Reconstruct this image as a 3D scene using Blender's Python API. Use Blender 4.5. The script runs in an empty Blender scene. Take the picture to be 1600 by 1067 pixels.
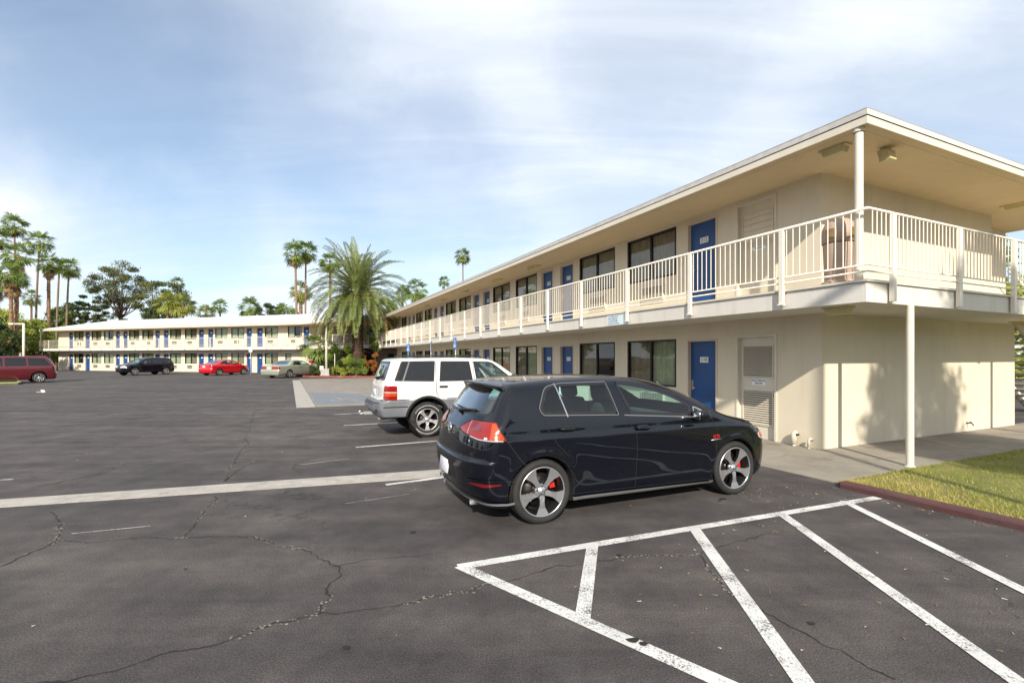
import bpy, bmesh, math, random
import numpy as np
from mathutils import Vector, Matrix, geometry
R = math.radians
PI = math.pi
S = bpy.context.scene
COL = S.collection

# ------------------------------------------------------------------ helpers
def tag(o, label=None, cat=None, group=None, kind=None):
    if label: o['label'] = label
    if cat: o['category'] = cat
    if group: o['group'] = group
    if kind: o['kind'] = kind
    return o

def empty(name, loc=(0, 0, 0), rz=0.0, label=None, cat=None, group=None, parent=None):
    o = bpy.data.objects.new(name, None)
    o.empty_display_size = 0.3
    COL.objects.link(o)
    o.location = loc
    o.rotation_euler = (0, 0, rz)
    if parent: o.parent = parent
    return tag(o, label, cat, group)

def copy_tree(o, parent=None):
    c = o.copy()
    COL.objects.link(c)
    if parent is not None: c.parent = parent
    for ch in list(o.children): copy_tree(ch, c)
    return c

class MB:
    """collects faces of several shapes, then links them as one mesh object"""
    def __init__(s): s.v = []; s.f = []; s.m = []; s.s = []
    def add(s, verts, faces, mi=0, smooth=False):
        b = len(s.v)
        s.v.extend([tuple(p) for p in verts])
        for f in faces:
            s.f.append([i + b for i in f]); s.m.append(mi); s.s.append(smooth)
    def box(s, x0, x1, y0, y1, z0, z1, mi=0):
        if x0 > x1: x0, x1 = x1, x0
        if y0 > y1: y0, y1 = y1, y0
        s.add([(x0, y0, z0), (x1, y0, z0), (x1, y1, z0), (x0, y1, z0), (x0, y0, z1), (x1, y0, z1), (x1, y1, z1), (x0, y1, z1)],
              [(0, 3, 2, 1), (4, 5, 6, 7), (0, 1, 5, 4), (1, 2, 6, 5), (2, 3, 7, 6), (3, 0, 4, 7)], mi)
    def quad(s, a, b, c, d, mi=0): s.add([a, b, c, d], [(0, 1, 2, 3)], mi)
    def prism(s, poly, z0, z1, mi=0):
        n = len(poly)
        s.add([(p[0], p[1], z0) for p in poly] + [(p[0], p[1], z1) for p in poly],
              [list(range(n))[::-1], [i + n for i in range(n)]] + [(i, (i + 1) % n, (i + 1) % n + n, i + n) for i in range(n)], mi)
    def tube(s, pts, r, n=8, mi=0, caps=True, smooth=True):
        pts = [Vector(p) for p in pts]
        m = len(pts)
        rs = r if hasattr(r, '__len__') else [r] * m
        b = len(s.v); up = Vector((0, 0, 1)); prev = None
        for i, p in enumerate(pts):
            t = (pts[min(i + 1, m - 1)] - pts[max(i - 1, 0)])
            t = t.normalized() if t.length > 1e-9 else Vector((0, 0, 1))
            a = prev if prev is not None else (Vector((1, 0, 0)) if abs(t.z) > .9 else up)
            x = (a - t * a.dot(t))
            if x.length < 1e-6: x = t.orthogonal()
            x.normalize(); y = t.cross(x); prev = x
            for k in range(n):
                q = p + x * (rs[i] * math.cos(2 * PI * k / n)) + y * (rs[i] * math.sin(2 * PI * k / n))
                s.v.append(tuple(q))
        for i in range(m - 1):
            for k in range(n):
                k2 = (k + 1) % n
                s.f.append([b + i * n + k, b + i * n + k2, b + (i + 1) * n + k2, b + (i + 1) * n + k]); s.m.append(mi); s.s.append(smooth)
        if caps:
            s.f.append([b + k for k in range(n)][::-1]); s.m.append(mi); s.s.append(False)
            s.f.append([b + (m - 1) * n + k for k in range(n)]); s.m.append(mi); s.s.append(False)
    def lathe(s, prof, c=(0, 0, 0), axis='z', n=24, mi=0, smooth=True, a0=0, a1=2 * PI):
        """prof: list of (radius, height along axis)"""
        b = len(s.v); full = abs(a1 - a0 - 2 * PI) < 1e-6
        cols = n if full else n + 1
        for (r, h) in prof:
            for k in range(cols):
                a = a0 + (a1 - a0) * k / n
                u, w = r * math.cos(a), r * math.sin(a)
                if axis == 'z': q = (c[0] + u, c[1] + w, c[2] + h)
                elif axis == 'y': q = (c[0] + u, c[1] + h, c[2] + w)
                else: q = (c[0] + h, c[1] + u, c[2] + w)
                s.v.append(q)
        for i in range(len(prof) - 1):
            for k in range(n):
                k2 = (k + 1) % cols
                s.f.append([b + i * cols + k, b + i * cols + k2, b + (i + 1) * cols + k2, b + (i + 1) * cols + k]); s.m.append(mi); s.s.append(smooth)
    def build(s, name, mats, parent=None, recalc=True, loc=None):
        me = bpy.data.meshes.new(name)
        me.from_pydata(s.v, [], s.f)
        for m in (mats if isinstance(mats, (list, tuple)) else [mats]): me.materials.append(m)
        me.polygons.foreach_set('material_index', s.m)
        me.polygons.foreach_set('use_smooth', s.s)
        me.update()
        if recalc and len(s.f) < 60000:
            bm = bmesh.new(); bm.from_mesh(me)
            bmesh.ops.recalc_face_normals(bm, faces=bm.faces)
            bm.to_mesh(me); bm.free()
        o = bpy.data.objects.new(name, me)
        COL.objects.link(o)
        if parent: o.parent = parent
        if loc: o.location = loc
        return o

def text_mesh(body, size, mat, parent, name, loc, rot, extrude=0.002, align='CENTER'):
    cu = bpy.data.curves.new(name, 'FONT')
    cu.body = body; cu.size = size; cu.extrude = extrude; cu.align_x = align; cu.align_y = 'CENTER'
    cu.resolution_u = 3
    t = bpy.data.objects.new(name, cu)
    COL.objects.link(t)
    dg = bpy.context.evaluated_depsgraph_get(); dg.update()
    me = bpy.data.meshes.new_from_object(t.evaluated_get(dg))
    bpy.data.objects.remove(t)
    me.materials.clear(); me.materials.append(mat)
    o = bpy.data.objects.new(name, me); COL.objects.link(o)
    o.parent = parent; o.location = loc; o.rotation_euler = rot
    return o

# ------------------------------------------------------------------ materials
def nt(name):
    m = bpy.data.materials.new(name); m.use_nodes = True
    t = m.node_tree; b = t.nodes['Principled BSDF']
    return m, t, b

def node(t, typ, **kw):
    n = t.nodes.new(typ)
    for k, v in kw.items():
        if k.startswith('i_'):
            key = k[2:]
            n.inputs[int(key) if key.isdigit() else key.replace('_', ' ')].default_value = v
        else: setattr(n, k, v)
    return n

def ramp(t, stops, interp='LINEAR'):
    n = t.nodes.new('ShaderNodeValToRGB'); n.color_ramp.interpolation = interp
    e = n.color_ramp.elements
    while len(e) < len(stops): e.new(0.5)
    for i, (p, c) in enumerate(stops):
        e[i].position = p; e[i].color = c if len(c) == 4 else (*c, 1)
    return n

def mixrgb(t, a, b, fac, mode='MIX'):
    n = t.nodes.new('ShaderNodeMix'); n.data_type = 'RGBA'; n.blend_type = mode
    for sock, val in ((n.inputs[0], fac), (n.inputs[6], a), (n.inputs[7], b)):
        if isinstance(val, bpy.types.NodeSocket): t.links.new(val, sock)
        elif isinstance(val, (int, float)): sock.default_value = val
        else: sock.default_value = (*val, 1) if len(val) == 3 else val
    return n.outputs[2]

def objcoord(t): return t.nodes.new('ShaderNodeTexCoord').outputs['Object']

def plain(name, col, rough=.5, metal=0, spec=.5, coat=0, coat_r=.05, vary=0.0, scale=3.0, bump=0.0, bscale=60.0, vary2=None, alpha=None, trans=None):
    m, t, b = nt(name)
    b.inputs['Roughness'].default_value = rough; b.inputs['Metallic'].default_value = metal
    b.inputs['Specular IOR Level'].default_value = spec
    b.inputs['Coat Weight'].default_value = coat; b.inputs['Coat Roughness'].default_value = coat_r
    b.inputs['Base Color'].default_value = (*col, 1)
    if vary or vary2:
        oc = objcoord(t)
        n = node(t, 'ShaderNodeTexNoise', i_Scale=scale, i_Detail=6.0, i_Roughness=.62)
        t.links.new(oc, n.inputs['Vector'])
        c2 = vary2 or tuple(min(1, c * (1 + vary)) for c in col)
        c1 = tuple(c * (1 - vary) for c in col) if not vary2 else col
        r = ramp(t, [(.32, c1), (.68, c2)])
        t.links.new(n.outputs['Fac'], r.inputs[0]); t.links.new(r.outputs[0], b.inputs['Base Color'])
    if bump:
        oc = objcoord(t)
        n = node(t, 'ShaderNodeTexNoise', i_Scale=bscale, i_Detail=4.0)
        t.links.new(oc, n.inputs['Vector'])
        bp = node(t, 'ShaderNodeBump', i_Strength=bump, i_Distance=.01)
        t.links.new(n.outputs['Fac'], bp.inputs['Height']); t.links.new(bp.outputs[0], b.inputs['Normal'])
    return m

def stucco(name, col, dirt=(.32, .25, .17), dirt_amt=.24):
    m, t, b = nt(name)
    oc = objcoord(t)
    n1 = node(t, 'ShaderNodeTexNoise', i_Scale=.7, i_Detail=7.0, i_Roughness=.6); t.links.new(oc, n1.inputs['Vector'])
    c = ramp(t, [(.3, tuple(x * .93 for x in col)), (.7, tuple(min(1, x * 1.04) for x in col))]); t.links.new(n1.outputs['Fac'], c.inputs[0])
    mp = node(t, 'ShaderNodeMapping'); mp.inputs['Scale'].default_value = (2.2, 2.2, .35); t.links.new(oc, mp.inputs[0])
    n2 = node(t, 'ShaderNodeTexNoise', i_Scale=2.0, i_Detail=8.0, i_Roughness=.7); t.links.new(mp.outputs[0], n2.inputs['Vector'])
    r2 = ramp(t, [(.52, (0, 0, 0)), (.80, (1, 1, 1))]); t.links.new(n2.outputs['Fac'], r2.inputs[0])
    ml = node(t, 'ShaderNodeMath', operation='MULTIPLY'); ml.inputs[1].default_value = dirt_amt; t.links.new(r2.outputs[0], ml.inputs[0])
    t.links.new(mixrgb(t, c.outputs[0], dirt, ml.outputs[0]), b.inputs['Base Color'])
    b.inputs['Roughness'].default_value = .85; b.inputs['Specular IOR Level'].default_value = .25
    n3 = node(t, 'ShaderNodeTexNoise', i_Scale=55.0, i_Detail=4.0); t.links.new(oc, n3.inputs['Vector'])
    bp = node(t, 'ShaderNodeBump', i_Strength=.25, i_Distance=.01); t.links.new(n3.outputs['Fac'], bp.inputs['Height']); t.links.new(bp.outputs[0], b.inputs['Normal'])
    return m

def glass(name, tint, rough=.02, refl=1.0, transp=1.0):
    m = bpy.data.materials.new(name); m.use_nodes = True; t = m.node_tree
    t.nodes.remove(t.nodes['Principled BSDF'])
    tr = node(t, 'ShaderNodeBsdfTransparent'); tr.inputs[0].default_value = (*tint, 1)
    gl = node(t, 'ShaderNodeBsdfGlossy', i_Roughness=rough); gl.inputs[0].default_value = (1, 1, 1, 1)
    ge = node(t, 'ShaderNodeNewGeometry')
    dp = node(t, 'ShaderNodeVectorMath', operation='DOT_PRODUCT'); t.links.new(ge.outputs['Normal'], dp.inputs[0]); t.links.new(ge.outputs['Incoming'], dp.inputs[1])
    ab = node(t, 'ShaderNodeMath', operation='ABSOLUTE'); t.links.new(dp.outputs['Value'], ab.inputs[0])
    om = node(t, 'ShaderNodeMath', operation='SUBTRACT', use_clamp=True); om.inputs[0].default_value = 1.0; t.links.new(ab.outputs[0], om.inputs[1])
    pw = node(t, 'ShaderNodeMath', operation='POWER'); pw.inputs[1].default_value = 5.0; t.links.new(om.outputs[0], pw.inputs[0])
    mu = node(t, 'ShaderNodeMath', operation='MULTIPLY_ADD', use_clamp=True); mu.inputs[1].default_value = .92 * refl; mu.inputs[2].default_value = .05 * refl
    t.links.new(pw.outputs[0], mu.inputs[0])
    mx = node(t, 'ShaderNodeMixShader')
    t.links.new(mu.outputs[0], mx.inputs[0]); t.links.new(tr.outputs[0], mx.inputs[1]); t.links.new(gl.outputs[0], mx.inputs[2])
    t.links.new(mx.outputs[0], t.nodes['Material Output'].inputs[0])
    return m

def leafmat(name, c1, c2, scale=1.2, rough=.55, trans=.25):
    m, t, b = nt(name)
    oc = objcoord(t)
    n = node(t, 'ShaderNodeTexNoise', i_Scale=scale, i_Detail=5.0, i_Roughness=.7); t.links.new(oc, n.inputs['Vector'])
    r = ramp(t, [(.33, c1), (.67, c2)]); t.links.new(n.outputs['Fac'], r.inputs[0])
    b.inputs['Roughness'].default_value = rough; b.inputs['Specular IOR Level'].default_value = .35
    t.links.new(r.outputs[0], b.inputs['Base Color'])
    tl = node(t, 'ShaderNodeBsdfTranslucent'); t.links.new(r.outputs[0], tl.inputs[0])
    mx = node(t, 'ShaderNodeMixShader'); mx.inputs[0].default_value = trans
    t.links.new(b.outputs[0], mx.inputs[1]); t.links.new(tl.outputs[0], mx.inputs[2])
    t.links.new(mx.outputs[0], t.nodes['Material Output'].inputs[0])
    return m

def asphalt():
    m, t, b = nt('asphalt')
    oc = objcoord(t)
    def nz(scale, detail, rough=.6, vec=oc):
        n = node(t, 'ShaderNodeTexNoise', i_Scale=scale, i_Detail=detail, i_Roughness=rough); t.links.new(vec, n.inputs['Vector']); return n.outputs['Fac']
    big = ramp(t, [(.30, (.060, .0545, .055)), (.5, (.077, .070, .069)), (.70, (.094, .087, .081))]); t.links.new(nz(.23, 6), big.inputs[0])
    mid = ramp(t, [(.34, (.66, .66, .67)), (.66, (1.28, 1.25, 1.22))]); t.links.new(nz(1.7, 8, .7), mid.inputs[0])
    c = mixrgb(t, big.outputs[0], mid.outputs[0], 1.0, 'MULTIPLY')
    # long wheel-worn streaks across the lot
    mp = node(t, 'ShaderNodeMapping'); mp.inputs['Scale'].default_value = (.10, 1.3, 1); mp.inputs['Rotation'].default_value = (0, 0, R(-12)); t.links.new(oc, mp.inputs[0])
    st = ramp(t, [(.36, (.72, .72, .73)), (.64, (1.26, 1.23, 1.19))]); t.links.new(nz(1.1, 6, .65, mp.outputs[0]), st.inputs[0])
    c = mixrgb(t, c, st.outputs[0], .8, 'MULTIPLY')
    # aggregate
    fine = ramp(t, [(.36, (.42, .42, .42)), (.50, (.95, .95, .95)), (.68, (1.95, 1.9, 1.8))]); t.links.new(nz(95, 3, .8), fine.inputs[0])
    c = mixrgb(t, c, fine.outputs[0], .85, 'MULTIPLY')
    vo = node(t, 'ShaderNodeTexVoronoi', i_Scale=46.0); t.links.new(oc, vo.inputs['Vector'])
    sp = ramp(t, [(.0, (1, 1, 1)), (.10, (0, 0, 0))]); t.links.new(vo.outputs['Distance'], sp.inputs[0])
    gt = node(t, 'ShaderNodeMath', operation='GREATER_THAN'); gt.inputs[1].default_value = .58; t.links.new(nz(9, 4), gt.inputs[0])
    mu = node(t, 'ShaderNodeMath', operation='MULTIPLY'); t.links.new(sp.outputs[0], mu.inputs[0]); t.links.new(gt.outputs[0], mu.inputs[1])
    c = mixrgb(t, c, (.26, .25, .23), mu.outputs[0])
    wp = ramp(t, [(.56, (0, 0, 0)), (.74, (.55, .55, .55))]); t.links.new(nz(.55, 9, .75), wp.inputs[0])
    c = mixrgb(t, c, (.125, .119, .115), wp.outputs[0])
    # hairline cracks
    wn = node(t, 'ShaderNodeTexNoise', i_Scale=1.1, i_Detail=6.0, i_Roughness=.7); t.links.new(oc, wn.inputs['Vector'])
    av = node(t, 'ShaderNodeVectorMath', operation='MULTIPLY_ADD'); av.inputs[1].default_value = (1.6, 1.6, 0)
    t.links.new(wn.outputs['Color'], av.inputs[0]); t.links.new(oc, av.inputs[2])
    vc = node(t, 'ShaderNodeTexVoronoi', feature='DISTANCE_TO_EDGE', i_Scale=.24); t.links.new(av.outputs[0], vc.inputs['Vector'])
    cr = ramp(t, [(.0, (1, 1, 1)), (.0035, (0, 0, 0))]); t.links.new(vc.outputs['Distance'], cr.inputs[0])
    gm = ramp(t, [(.46, (0, 0, 0)), (.56, (1, 1, 1))]); t.links.new(nz(.5, 3), gm.inputs[0])
    m3 = node(t, 'ShaderNodeMath', operation='MULTIPLY'); t.links.new(cr.outputs[0], m3.inputs[0]); t.links.new(gm.outputs[0], m3.inputs[1])
    c = mixrgb(t, c, (.03, .028, .026), m3.outputs[0])
    # oil drips
    oi = ramp(t, [(.70, (0, 0, 0)), (.78, (1, 1, 1))]); t.links.new(nz(1.35, 3, .5), oi.inputs[0])
    m4 = node(t, 'ShaderNodeMath', operation='MULTIPLY'); m4.inputs[1].default_value = .5; t.links.new(oi.outputs[0], m4.inputs[0])
    c = mixrgb(t, c, (.045, .042, .041), m4.outputs[0])
    t.links.new(c, b.inputs['Base Color'])
    b.inputs['Roughness'].default_value = .86; b.inputs['Specular IOR Level'].default_value = .3
    bp = node(t, 'ShaderNodeBump', i_Strength=.55, i_Distance=.012); t.links.new(nz(70, 5, .8), bp.inputs['Height']); t.links.new(bp.outputs[0], b.inputs['Normal'])
    return m

def worn_paint(name, col, wear=.5, base=(.09, .082, .08), scale=9.0):
    """road paint rubbed away in grains, more in some stretches than in others"""
    m, t, b = nt(name)
    oc = objcoord(t)
    n = node(t, 'ShaderNodeTexNoise', i_Scale=scale * 6, i_Detail=7.0, i_Roughness=.75); t.links.new(oc, n.inputs['Vector'])
    lo = node(t, 'ShaderNodeTexNoise', i_Scale=scale * .22, i_Detail=5.0, i_Roughness=.65); t.links.new(oc, lo.inputs['Vector'])
    ad = node(t, 'ShaderNodeMath', operation='MULTIPLY_ADD'); ad.inputs[1].default_value = .55; t.links.new(lo.outputs['Fac'], ad.inputs[0]); t.links.new(n.outputs['Fac'], ad.inputs[2])
    r = ramp(t, [(wear + .235, (1, 1, 1)), (wear + .315, (0, 0, 0))]); t.links.new(ad.outputs[0], r.inputs[0])
    n2 = node(t, 'ShaderNodeTexNoise', i_Scale=2.5, i_Detail=7.0, i_Roughness=.7); t.links.new(oc, n2.inputs['Vector'])
    r2 = ramp(t, [(.3, tuple(x * .74 for x in col)), (.65, col)]); t.links.new(n2.outputs['Fac'], r2.inputs[0])
    t.links.new(mixrgb(t, r2.outputs[0], base, r.outputs[0]), b.inputs['Base Color'])
    b.inputs['Roughness'].default_value = .8
    n3 = node(t, 'ShaderNodeTexNoise', i_Scale=80.0, i_Detail=4.0); t.links.new(oc, n3.inputs['Vector'])
    bp = node(t, 'ShaderNodeBump', i_Strength=.4, i_Distance=.01); t.links.new(n3.outputs['Fac'], bp.inputs['Height']); t.links.new(bp.outputs[0], b.inputs['Normal'])
    return m

def concrete(name, c1, c2, stain=(.16, .14, .115), scale=.6):
    m, t, b = nt(name)
    oc = objcoord(t)
    n = node(t, 'ShaderNodeTexNoise', i_Scale=scale, i_Detail=9.0, i_Roughness=.68); t.links.new(oc, n.inputs['Vector'])
    r = ramp(t, [(.30, c1), (.68, c2)]); t.links.new(n.outputs['Fac'], r.inputs[0])
    n2 = node(t, 'ShaderNodeTexNoise', i_Scale=scale * 2.3, i_Detail=8.0, i_Roughness=.7, i_Distortion=.8); t.links.new(oc, n2.inputs['Vector'])
    r2 = ramp(t, [(.56, (0, 0, 0)), (.72, (.7, .7, .7))]); t.links.new(n2.outputs['Fac'], r2.inputs[0])
    c = mixrgb(t, r.outputs[0], stain, r2.outputs[0])
    n4 = node(t, 'ShaderNodeTexNoise', i_Scale=120.0, i_Detail=2.0); t.links.new(oc, n4.inputs['Vector'])
    r4 = ramp(t, [(.35, (.85, .85, .85)), (.65, (1.12, 1.12, 1.12))]); t.links.new(n4.outputs['Fac'], r4.inputs[0])
    c = mixrgb(t, c, r4.outputs[0], .8, 'MULTIPLY')
    t.links.new(c, b.inputs['Base Color'])
    b.inputs['Roughness'].default_value = .85; b.inputs['Specular IOR Level'].default_value = .3
    bp = node(t, 'ShaderNodeBump', i_Strength=.25, i_Distance=.01); t.links.new(n4.outputs['Fac'], bp.inputs['Height']); t.links.new(bp.outputs[0], b.inputs['Normal'])
    return m

M = {}
M['wall'] = stucco('cream_stucco', (.66, .585, .45))
M['trim'] = plain('cream_paint', (.63, .575, .47), .55, vary=.06, scale=2)
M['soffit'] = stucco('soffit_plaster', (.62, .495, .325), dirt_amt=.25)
M['slabface'] = stucco('white_slab_paint', (.63, .595, .535), dirt=(.34, .28, .2), dirt_amt=.4)
M['rail'] = plain('rail_paint', (.74, .68, .58), .45, vary=.05, scale=6)
M['fascia_grey'] = plain('grey_gravel_stop', (.42, .40, .37), .6, vary=.12, scale=8)
M['roof'] = plain('white_roof_coating', (.66, .645, .62), .8, vary=.08, scale=.6)
M['bluedoor'] = plain('blue_door_paint', (.0065, .058, .20), .42, vary=.12, scale=2.5)
M['doorframe'] = plain('door_frame_paint', (.60, .48, .36), .5, vary=.06)
M['bronze'] = plain('dark_bronze_aluminium', (.018, .014, .012), .4, metal=.3)
M['pane'] = glass('window_pane', (.80, .84, .80), refl=1.5)
M['curtain'] = plain('olive_curtain', (.42, .44, .30), .85, vary=.12, scale=6)
M['curtain2'] = plain('brown_curtain', (.26, .22, .15), .85, vary=.15, scale=6)
M['dark'] = plain('dark_interior', (.02, .018, .016), .8)
M['louvregap'] = plain('louvre_gap', (.17, .135, .095), .8)
M['white'] = plain('white_plastic', (.80, .80, .78), .5)
M['black'] = plain('black_plastic', (.012, .012, .013), .5)
M['acgrille'] = plain('ac_grille', (.66, .58, .46), .5)
M['lamp'] = plain('aged_lamp_diffuser', (.52, .44, .22), .45, vary=.1)
M['chrome'] = plain('chrome', (.75, .75, .76), .12, metal=1)
M['steel'] = plain('galvanised_steel', (.50, .50, .50), .4, metal=.6, vary=.1)
M['asphalt'] = asphalt()
M['line'] = worn_paint('white_road_paint', (.66, .65, .62), .43, scale=14)
M['line_faint'] = worn_paint('faded_road_paint', (.50, .49, .47), .49, scale=11)
M['blueline'] = worn_paint('faded_blue_paint', (.15, .215, .28), .505, base=(.20, .18, .16), scale=5)
M['crack'] = plain('crack_filler', (.014, .013, .013), .9)
M['crackdust'] = plain('crack_dust', (.22, .19, .14), .9, vary=.4, scale=20)
M['concrete'] = concrete('pad_concrete', (.21, .186, .16), (.30, .27, .237), stain=(.10, .088, .074), scale=1.1)
M['walk'] = concrete('walkway_concrete', (.21, .185, .15), (.33, .295, .24), stain=(.075, .065, .052), scale=.9)
M['gutter'] = concrete('gutter_concrete', (.29, .265, .235), (.44, .41, .365), stain=(.15, .135, .12), scale=3.5)
M['redcurb'] = worn_paint('faded_red_curb_paint', (.100, .038, .038), .44, base=(.075, .055, .047), scale=7)
M['redcurb2'] = worn_paint('bright_red_curb_paint', (.22, .045, .04), .42, base=(.25, .2, .16), scale=6)
M['soil'] = plain('red_mulch', (.20, .075, .045), .9, vary=.4, scale=9, bump=.8, bscale=30)
M['soil2'] = plain('dry_soil', (.16, .12, .07), .9, vary=.3, scale=3, bump=.5, bscale=30)
M['lawn'] = plain('lawn_soil', (.11, .125, .025), .9, vary2=(.22, .19, .055), scale=1.1, bump=.8, bscale=60)
M['grass'] = leafmat('grass_blades', (.17, .24, .024), (.34, .34, .06), scale=1.1, trans=.3)
M['grassdry'] = leafmat('dry_grass_blades', (.34, .30, .065), (.56, .46, .16), scale=1.3, trans=.3)
# ------------------------------------------------------------------ layout: the right wing's own axes (v into the building, u along it)
VD = Vector((.9059, .4236)); UD = Vector((-.4236, .9059)); CW = Vector((5.608, 8.755))
ANG = math.atan2(VD.y, VD.x)
def W2(v, u, z=0.0):
    p = CW + VD * v + UD * u
    return Vector((p.x, p.y, z))
CAMH = 1.68; FPX = 755.6
def G(px, py, z=0.0):
    Z = (CAMH - z) * FPX / (py - 558)
    return Vector(((px - 800) / FPX * Z, Z, z))
def at(px, Z, z=0.0): return Vector(((px - 800) / FPX * Z, Z, z))
def zat(py, Z): return CAMH + (558 - py) * Z / FPX

# ------------------------------------------------------------------ ground
mb = MB()
mb.quad((-700, -500, 0), (700, -500, 0), (700, 900, 0), (-700, 900, 0))
tag(mb.build('asphalt_ground', M['asphalt']), kind='structure')

mb = MB()
z1 = .010
us = [-1.57] + [round(-.02 + 1.83 * k, 2) for k in range(21)]
for a, b in zip(us[:-1], us[1:]):
    mb.prism([W2(-2.14, a + .006)[:2], W2(-1.05, a + .006)[:2], W2(-1.05, b - .006)[:2], W2(-2.14, b - .006)[:2]], -.05, z1)
    mb.prism([W2(-1.04, a + .006)[:2], W2(.10, a + .006)[:2], W2(.10, b - .006)[:2], W2(-1.04, b - .006)[:2]], -.05, z1)
vs = [.105] + [round(1.6 * k, 2) for k in range(1, 9)]
for a, b in zip(vs[:-1], vs[1:]):
    mb.prism([W2(a + .006, -1.57)[:2], W2(b - .006, -1.57)[:2], W2(b - .006, .10)[:2], W2(a + .006, .10)[:2]], -.05, z1)
tag(mb.build('walkway', M['walk']), kind='structure')

# concrete parking pad with lighter apron strip and faded blue paint
mb = MB()
us = [12.0, 15.1, 18.2, 21.3, 24.4, 27.5, 31.2, 34.9]
for a, b in zip(us[:-1], us[1:]):
    mb.prism([W2(-7.86, a)[:2], W2(-5.0, a)[:2], W2(-5.0, b - .02)[:2], W2(-7.86, b - .02)[:2]], -.05, .006)
    mb.prism([W2(-4.98, a)[:2], W2(-2.16, a)[:2], W2(-2.16, b - .02)[:2], W2(-4.98, b - .02)[:2]], -.05, .006)
tag(mb.build('concrete_pad', M['concrete']), kind='structure')
mb = MB()
mb.prism([W2(-8.47, 12.0)[:2], W2(-7.88, 12.0)[:2], W2(-7.88, 33.0)[:2], W2(-8.35, 33.0)[:2]], -.05, .012)
tag(mb.build('concrete_apron', M['gutter']), kind='structure')
mb = MB()
def strip(mb, a, b, w, z, mi=0, seg=1):
    a = Vector(a[:2]); b = Vector(b[:2]); d = (b - a).normalized(); n = Vector((-d.y, d.x)) * (w / 2)
    for k in range(seg):
        p = a + (b - a) * (k / seg); q = a + (b - a) * ((k + 1) / seg)
        mb.quad((p.x + n.x, p.y + n.y, z), (p.x - n.x, p.y - n.y, z), (q.x - n.x, q.y - n.y, z), (q.x + n.x, q.y + n.y, z), mi)
# faded blue accessibility square with a pale wheelchair figure
for vc, uc in ((-6.75, 14.6),):
    a = [W2(vc - 1.05, uc - 1.7), W2(vc + 1.25, uc - 1.7), W2(vc + 1.0, uc + 2.6), W2(vc - 1.05, uc + 5.0)]
    mb.quad(*[(p.x, p.y, .010) for p in a])
tag(mb.build('blue_parking_paint', M['blueline']), kind='structure')
mb = MB()
for vc, uc in ((-6.75, 14.6),):
    P = lambda a, b: W2(vc + a, uc + b)
    ring = [P(-.05 + .38 * math.cos(t), -.35 + .38 * math.sin(t)) for t in np.linspace(R(150), R(390), 14)]
    for p, q in zip(ring[:-1], ring[1:]): strip(mb, p, q, .11, .014)
    strip(mb, P(-.12, .62), P(-.05, -.1), .13, .0143); strip(mb, P(-.1, -.1), P(.32, -.1), .12, .0146); strip(mb, P(.30, -.1), P(.45, -.62), .12, .0149); strip(mb, P(-.08, .28), P(.25, .28), .10, .0152)
    c = P(-.13, .82); mb.add([(c.x + .12 * math.cos(t), c.y + .12 * math.sin(t), .0155) for t in np.linspace(0, 2 * PI, 13)[:-1]], [list(range(12))])
tag(mb.build('wheelchair_marking', M['line_faint']), kind='structure')

# pale concrete drainage strip crossing the lot
mb = MB()
a0, a1 = G(-420, 821.8), G(1010, 723.3); b0, b1 = G(-420, 809.3), G(1010, 711.7)
L = 1
for k in range(L):
    p = lambda A, B, t: A.lerp(B, t)
    t0, t1 = k / L, (k + 1) / L - .0012
    mb.prism([(q.x, q.y) for q in (p(a0, a1, t0), p(a0, a1, t1), p(b0, b1, t1), p(b0, b1, t0))], -.05, .006)
tag(mb.build('drainage_strip', M['gutter']), kind='structure')

# painted lines
mb = MB()
for (p, q, w) in ((G(716, 886), G(1372, 777.5), .105), (G(718, 884), G(1260, 1125), .105), (G(926, 851), G(910, 968), .10), (G(1085, 826), G(1290, 1115), .11),
                  (G(1219, 802), G(1680, 1130), .105), (G(1318, 783), G(1760, 1003), .10)):
    a = p.copy(); b = q.copy()
    strip(mb, a, b, w, .004 + .0006 * len(mb.f), seg=1)
tag(mb.build('hatched_no_parking_lines', M['line']), kind='structure')
mb = MB()
for (p, q) in ((G(603, 757.5), G(760, 737)), (G(556, 699), G(690, 688.5))):
    strip(mb, p, q, .085, .0045)
for u in (6.95, 9.47): strip(mb, W2(-7.5, u), W2(-2.3, u), .085, .0045)
tag(mb.build('parking_stall_lines', M['line']), kind='structure')
mb = MB()
strip(mb, G(112, 834), G(235, 822), .018, .0045)
strip(mb, G(0, 750), G(20, 749), .06, .0045)
strip(mb, G(540, 787), G(640, 772), .014, .0045); strip(mb, G(470, 726), G(545, 717), .022, .0045)
tag(mb.build('scuffed_paint_marks', M['line_faint']), kind='structure')

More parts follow.
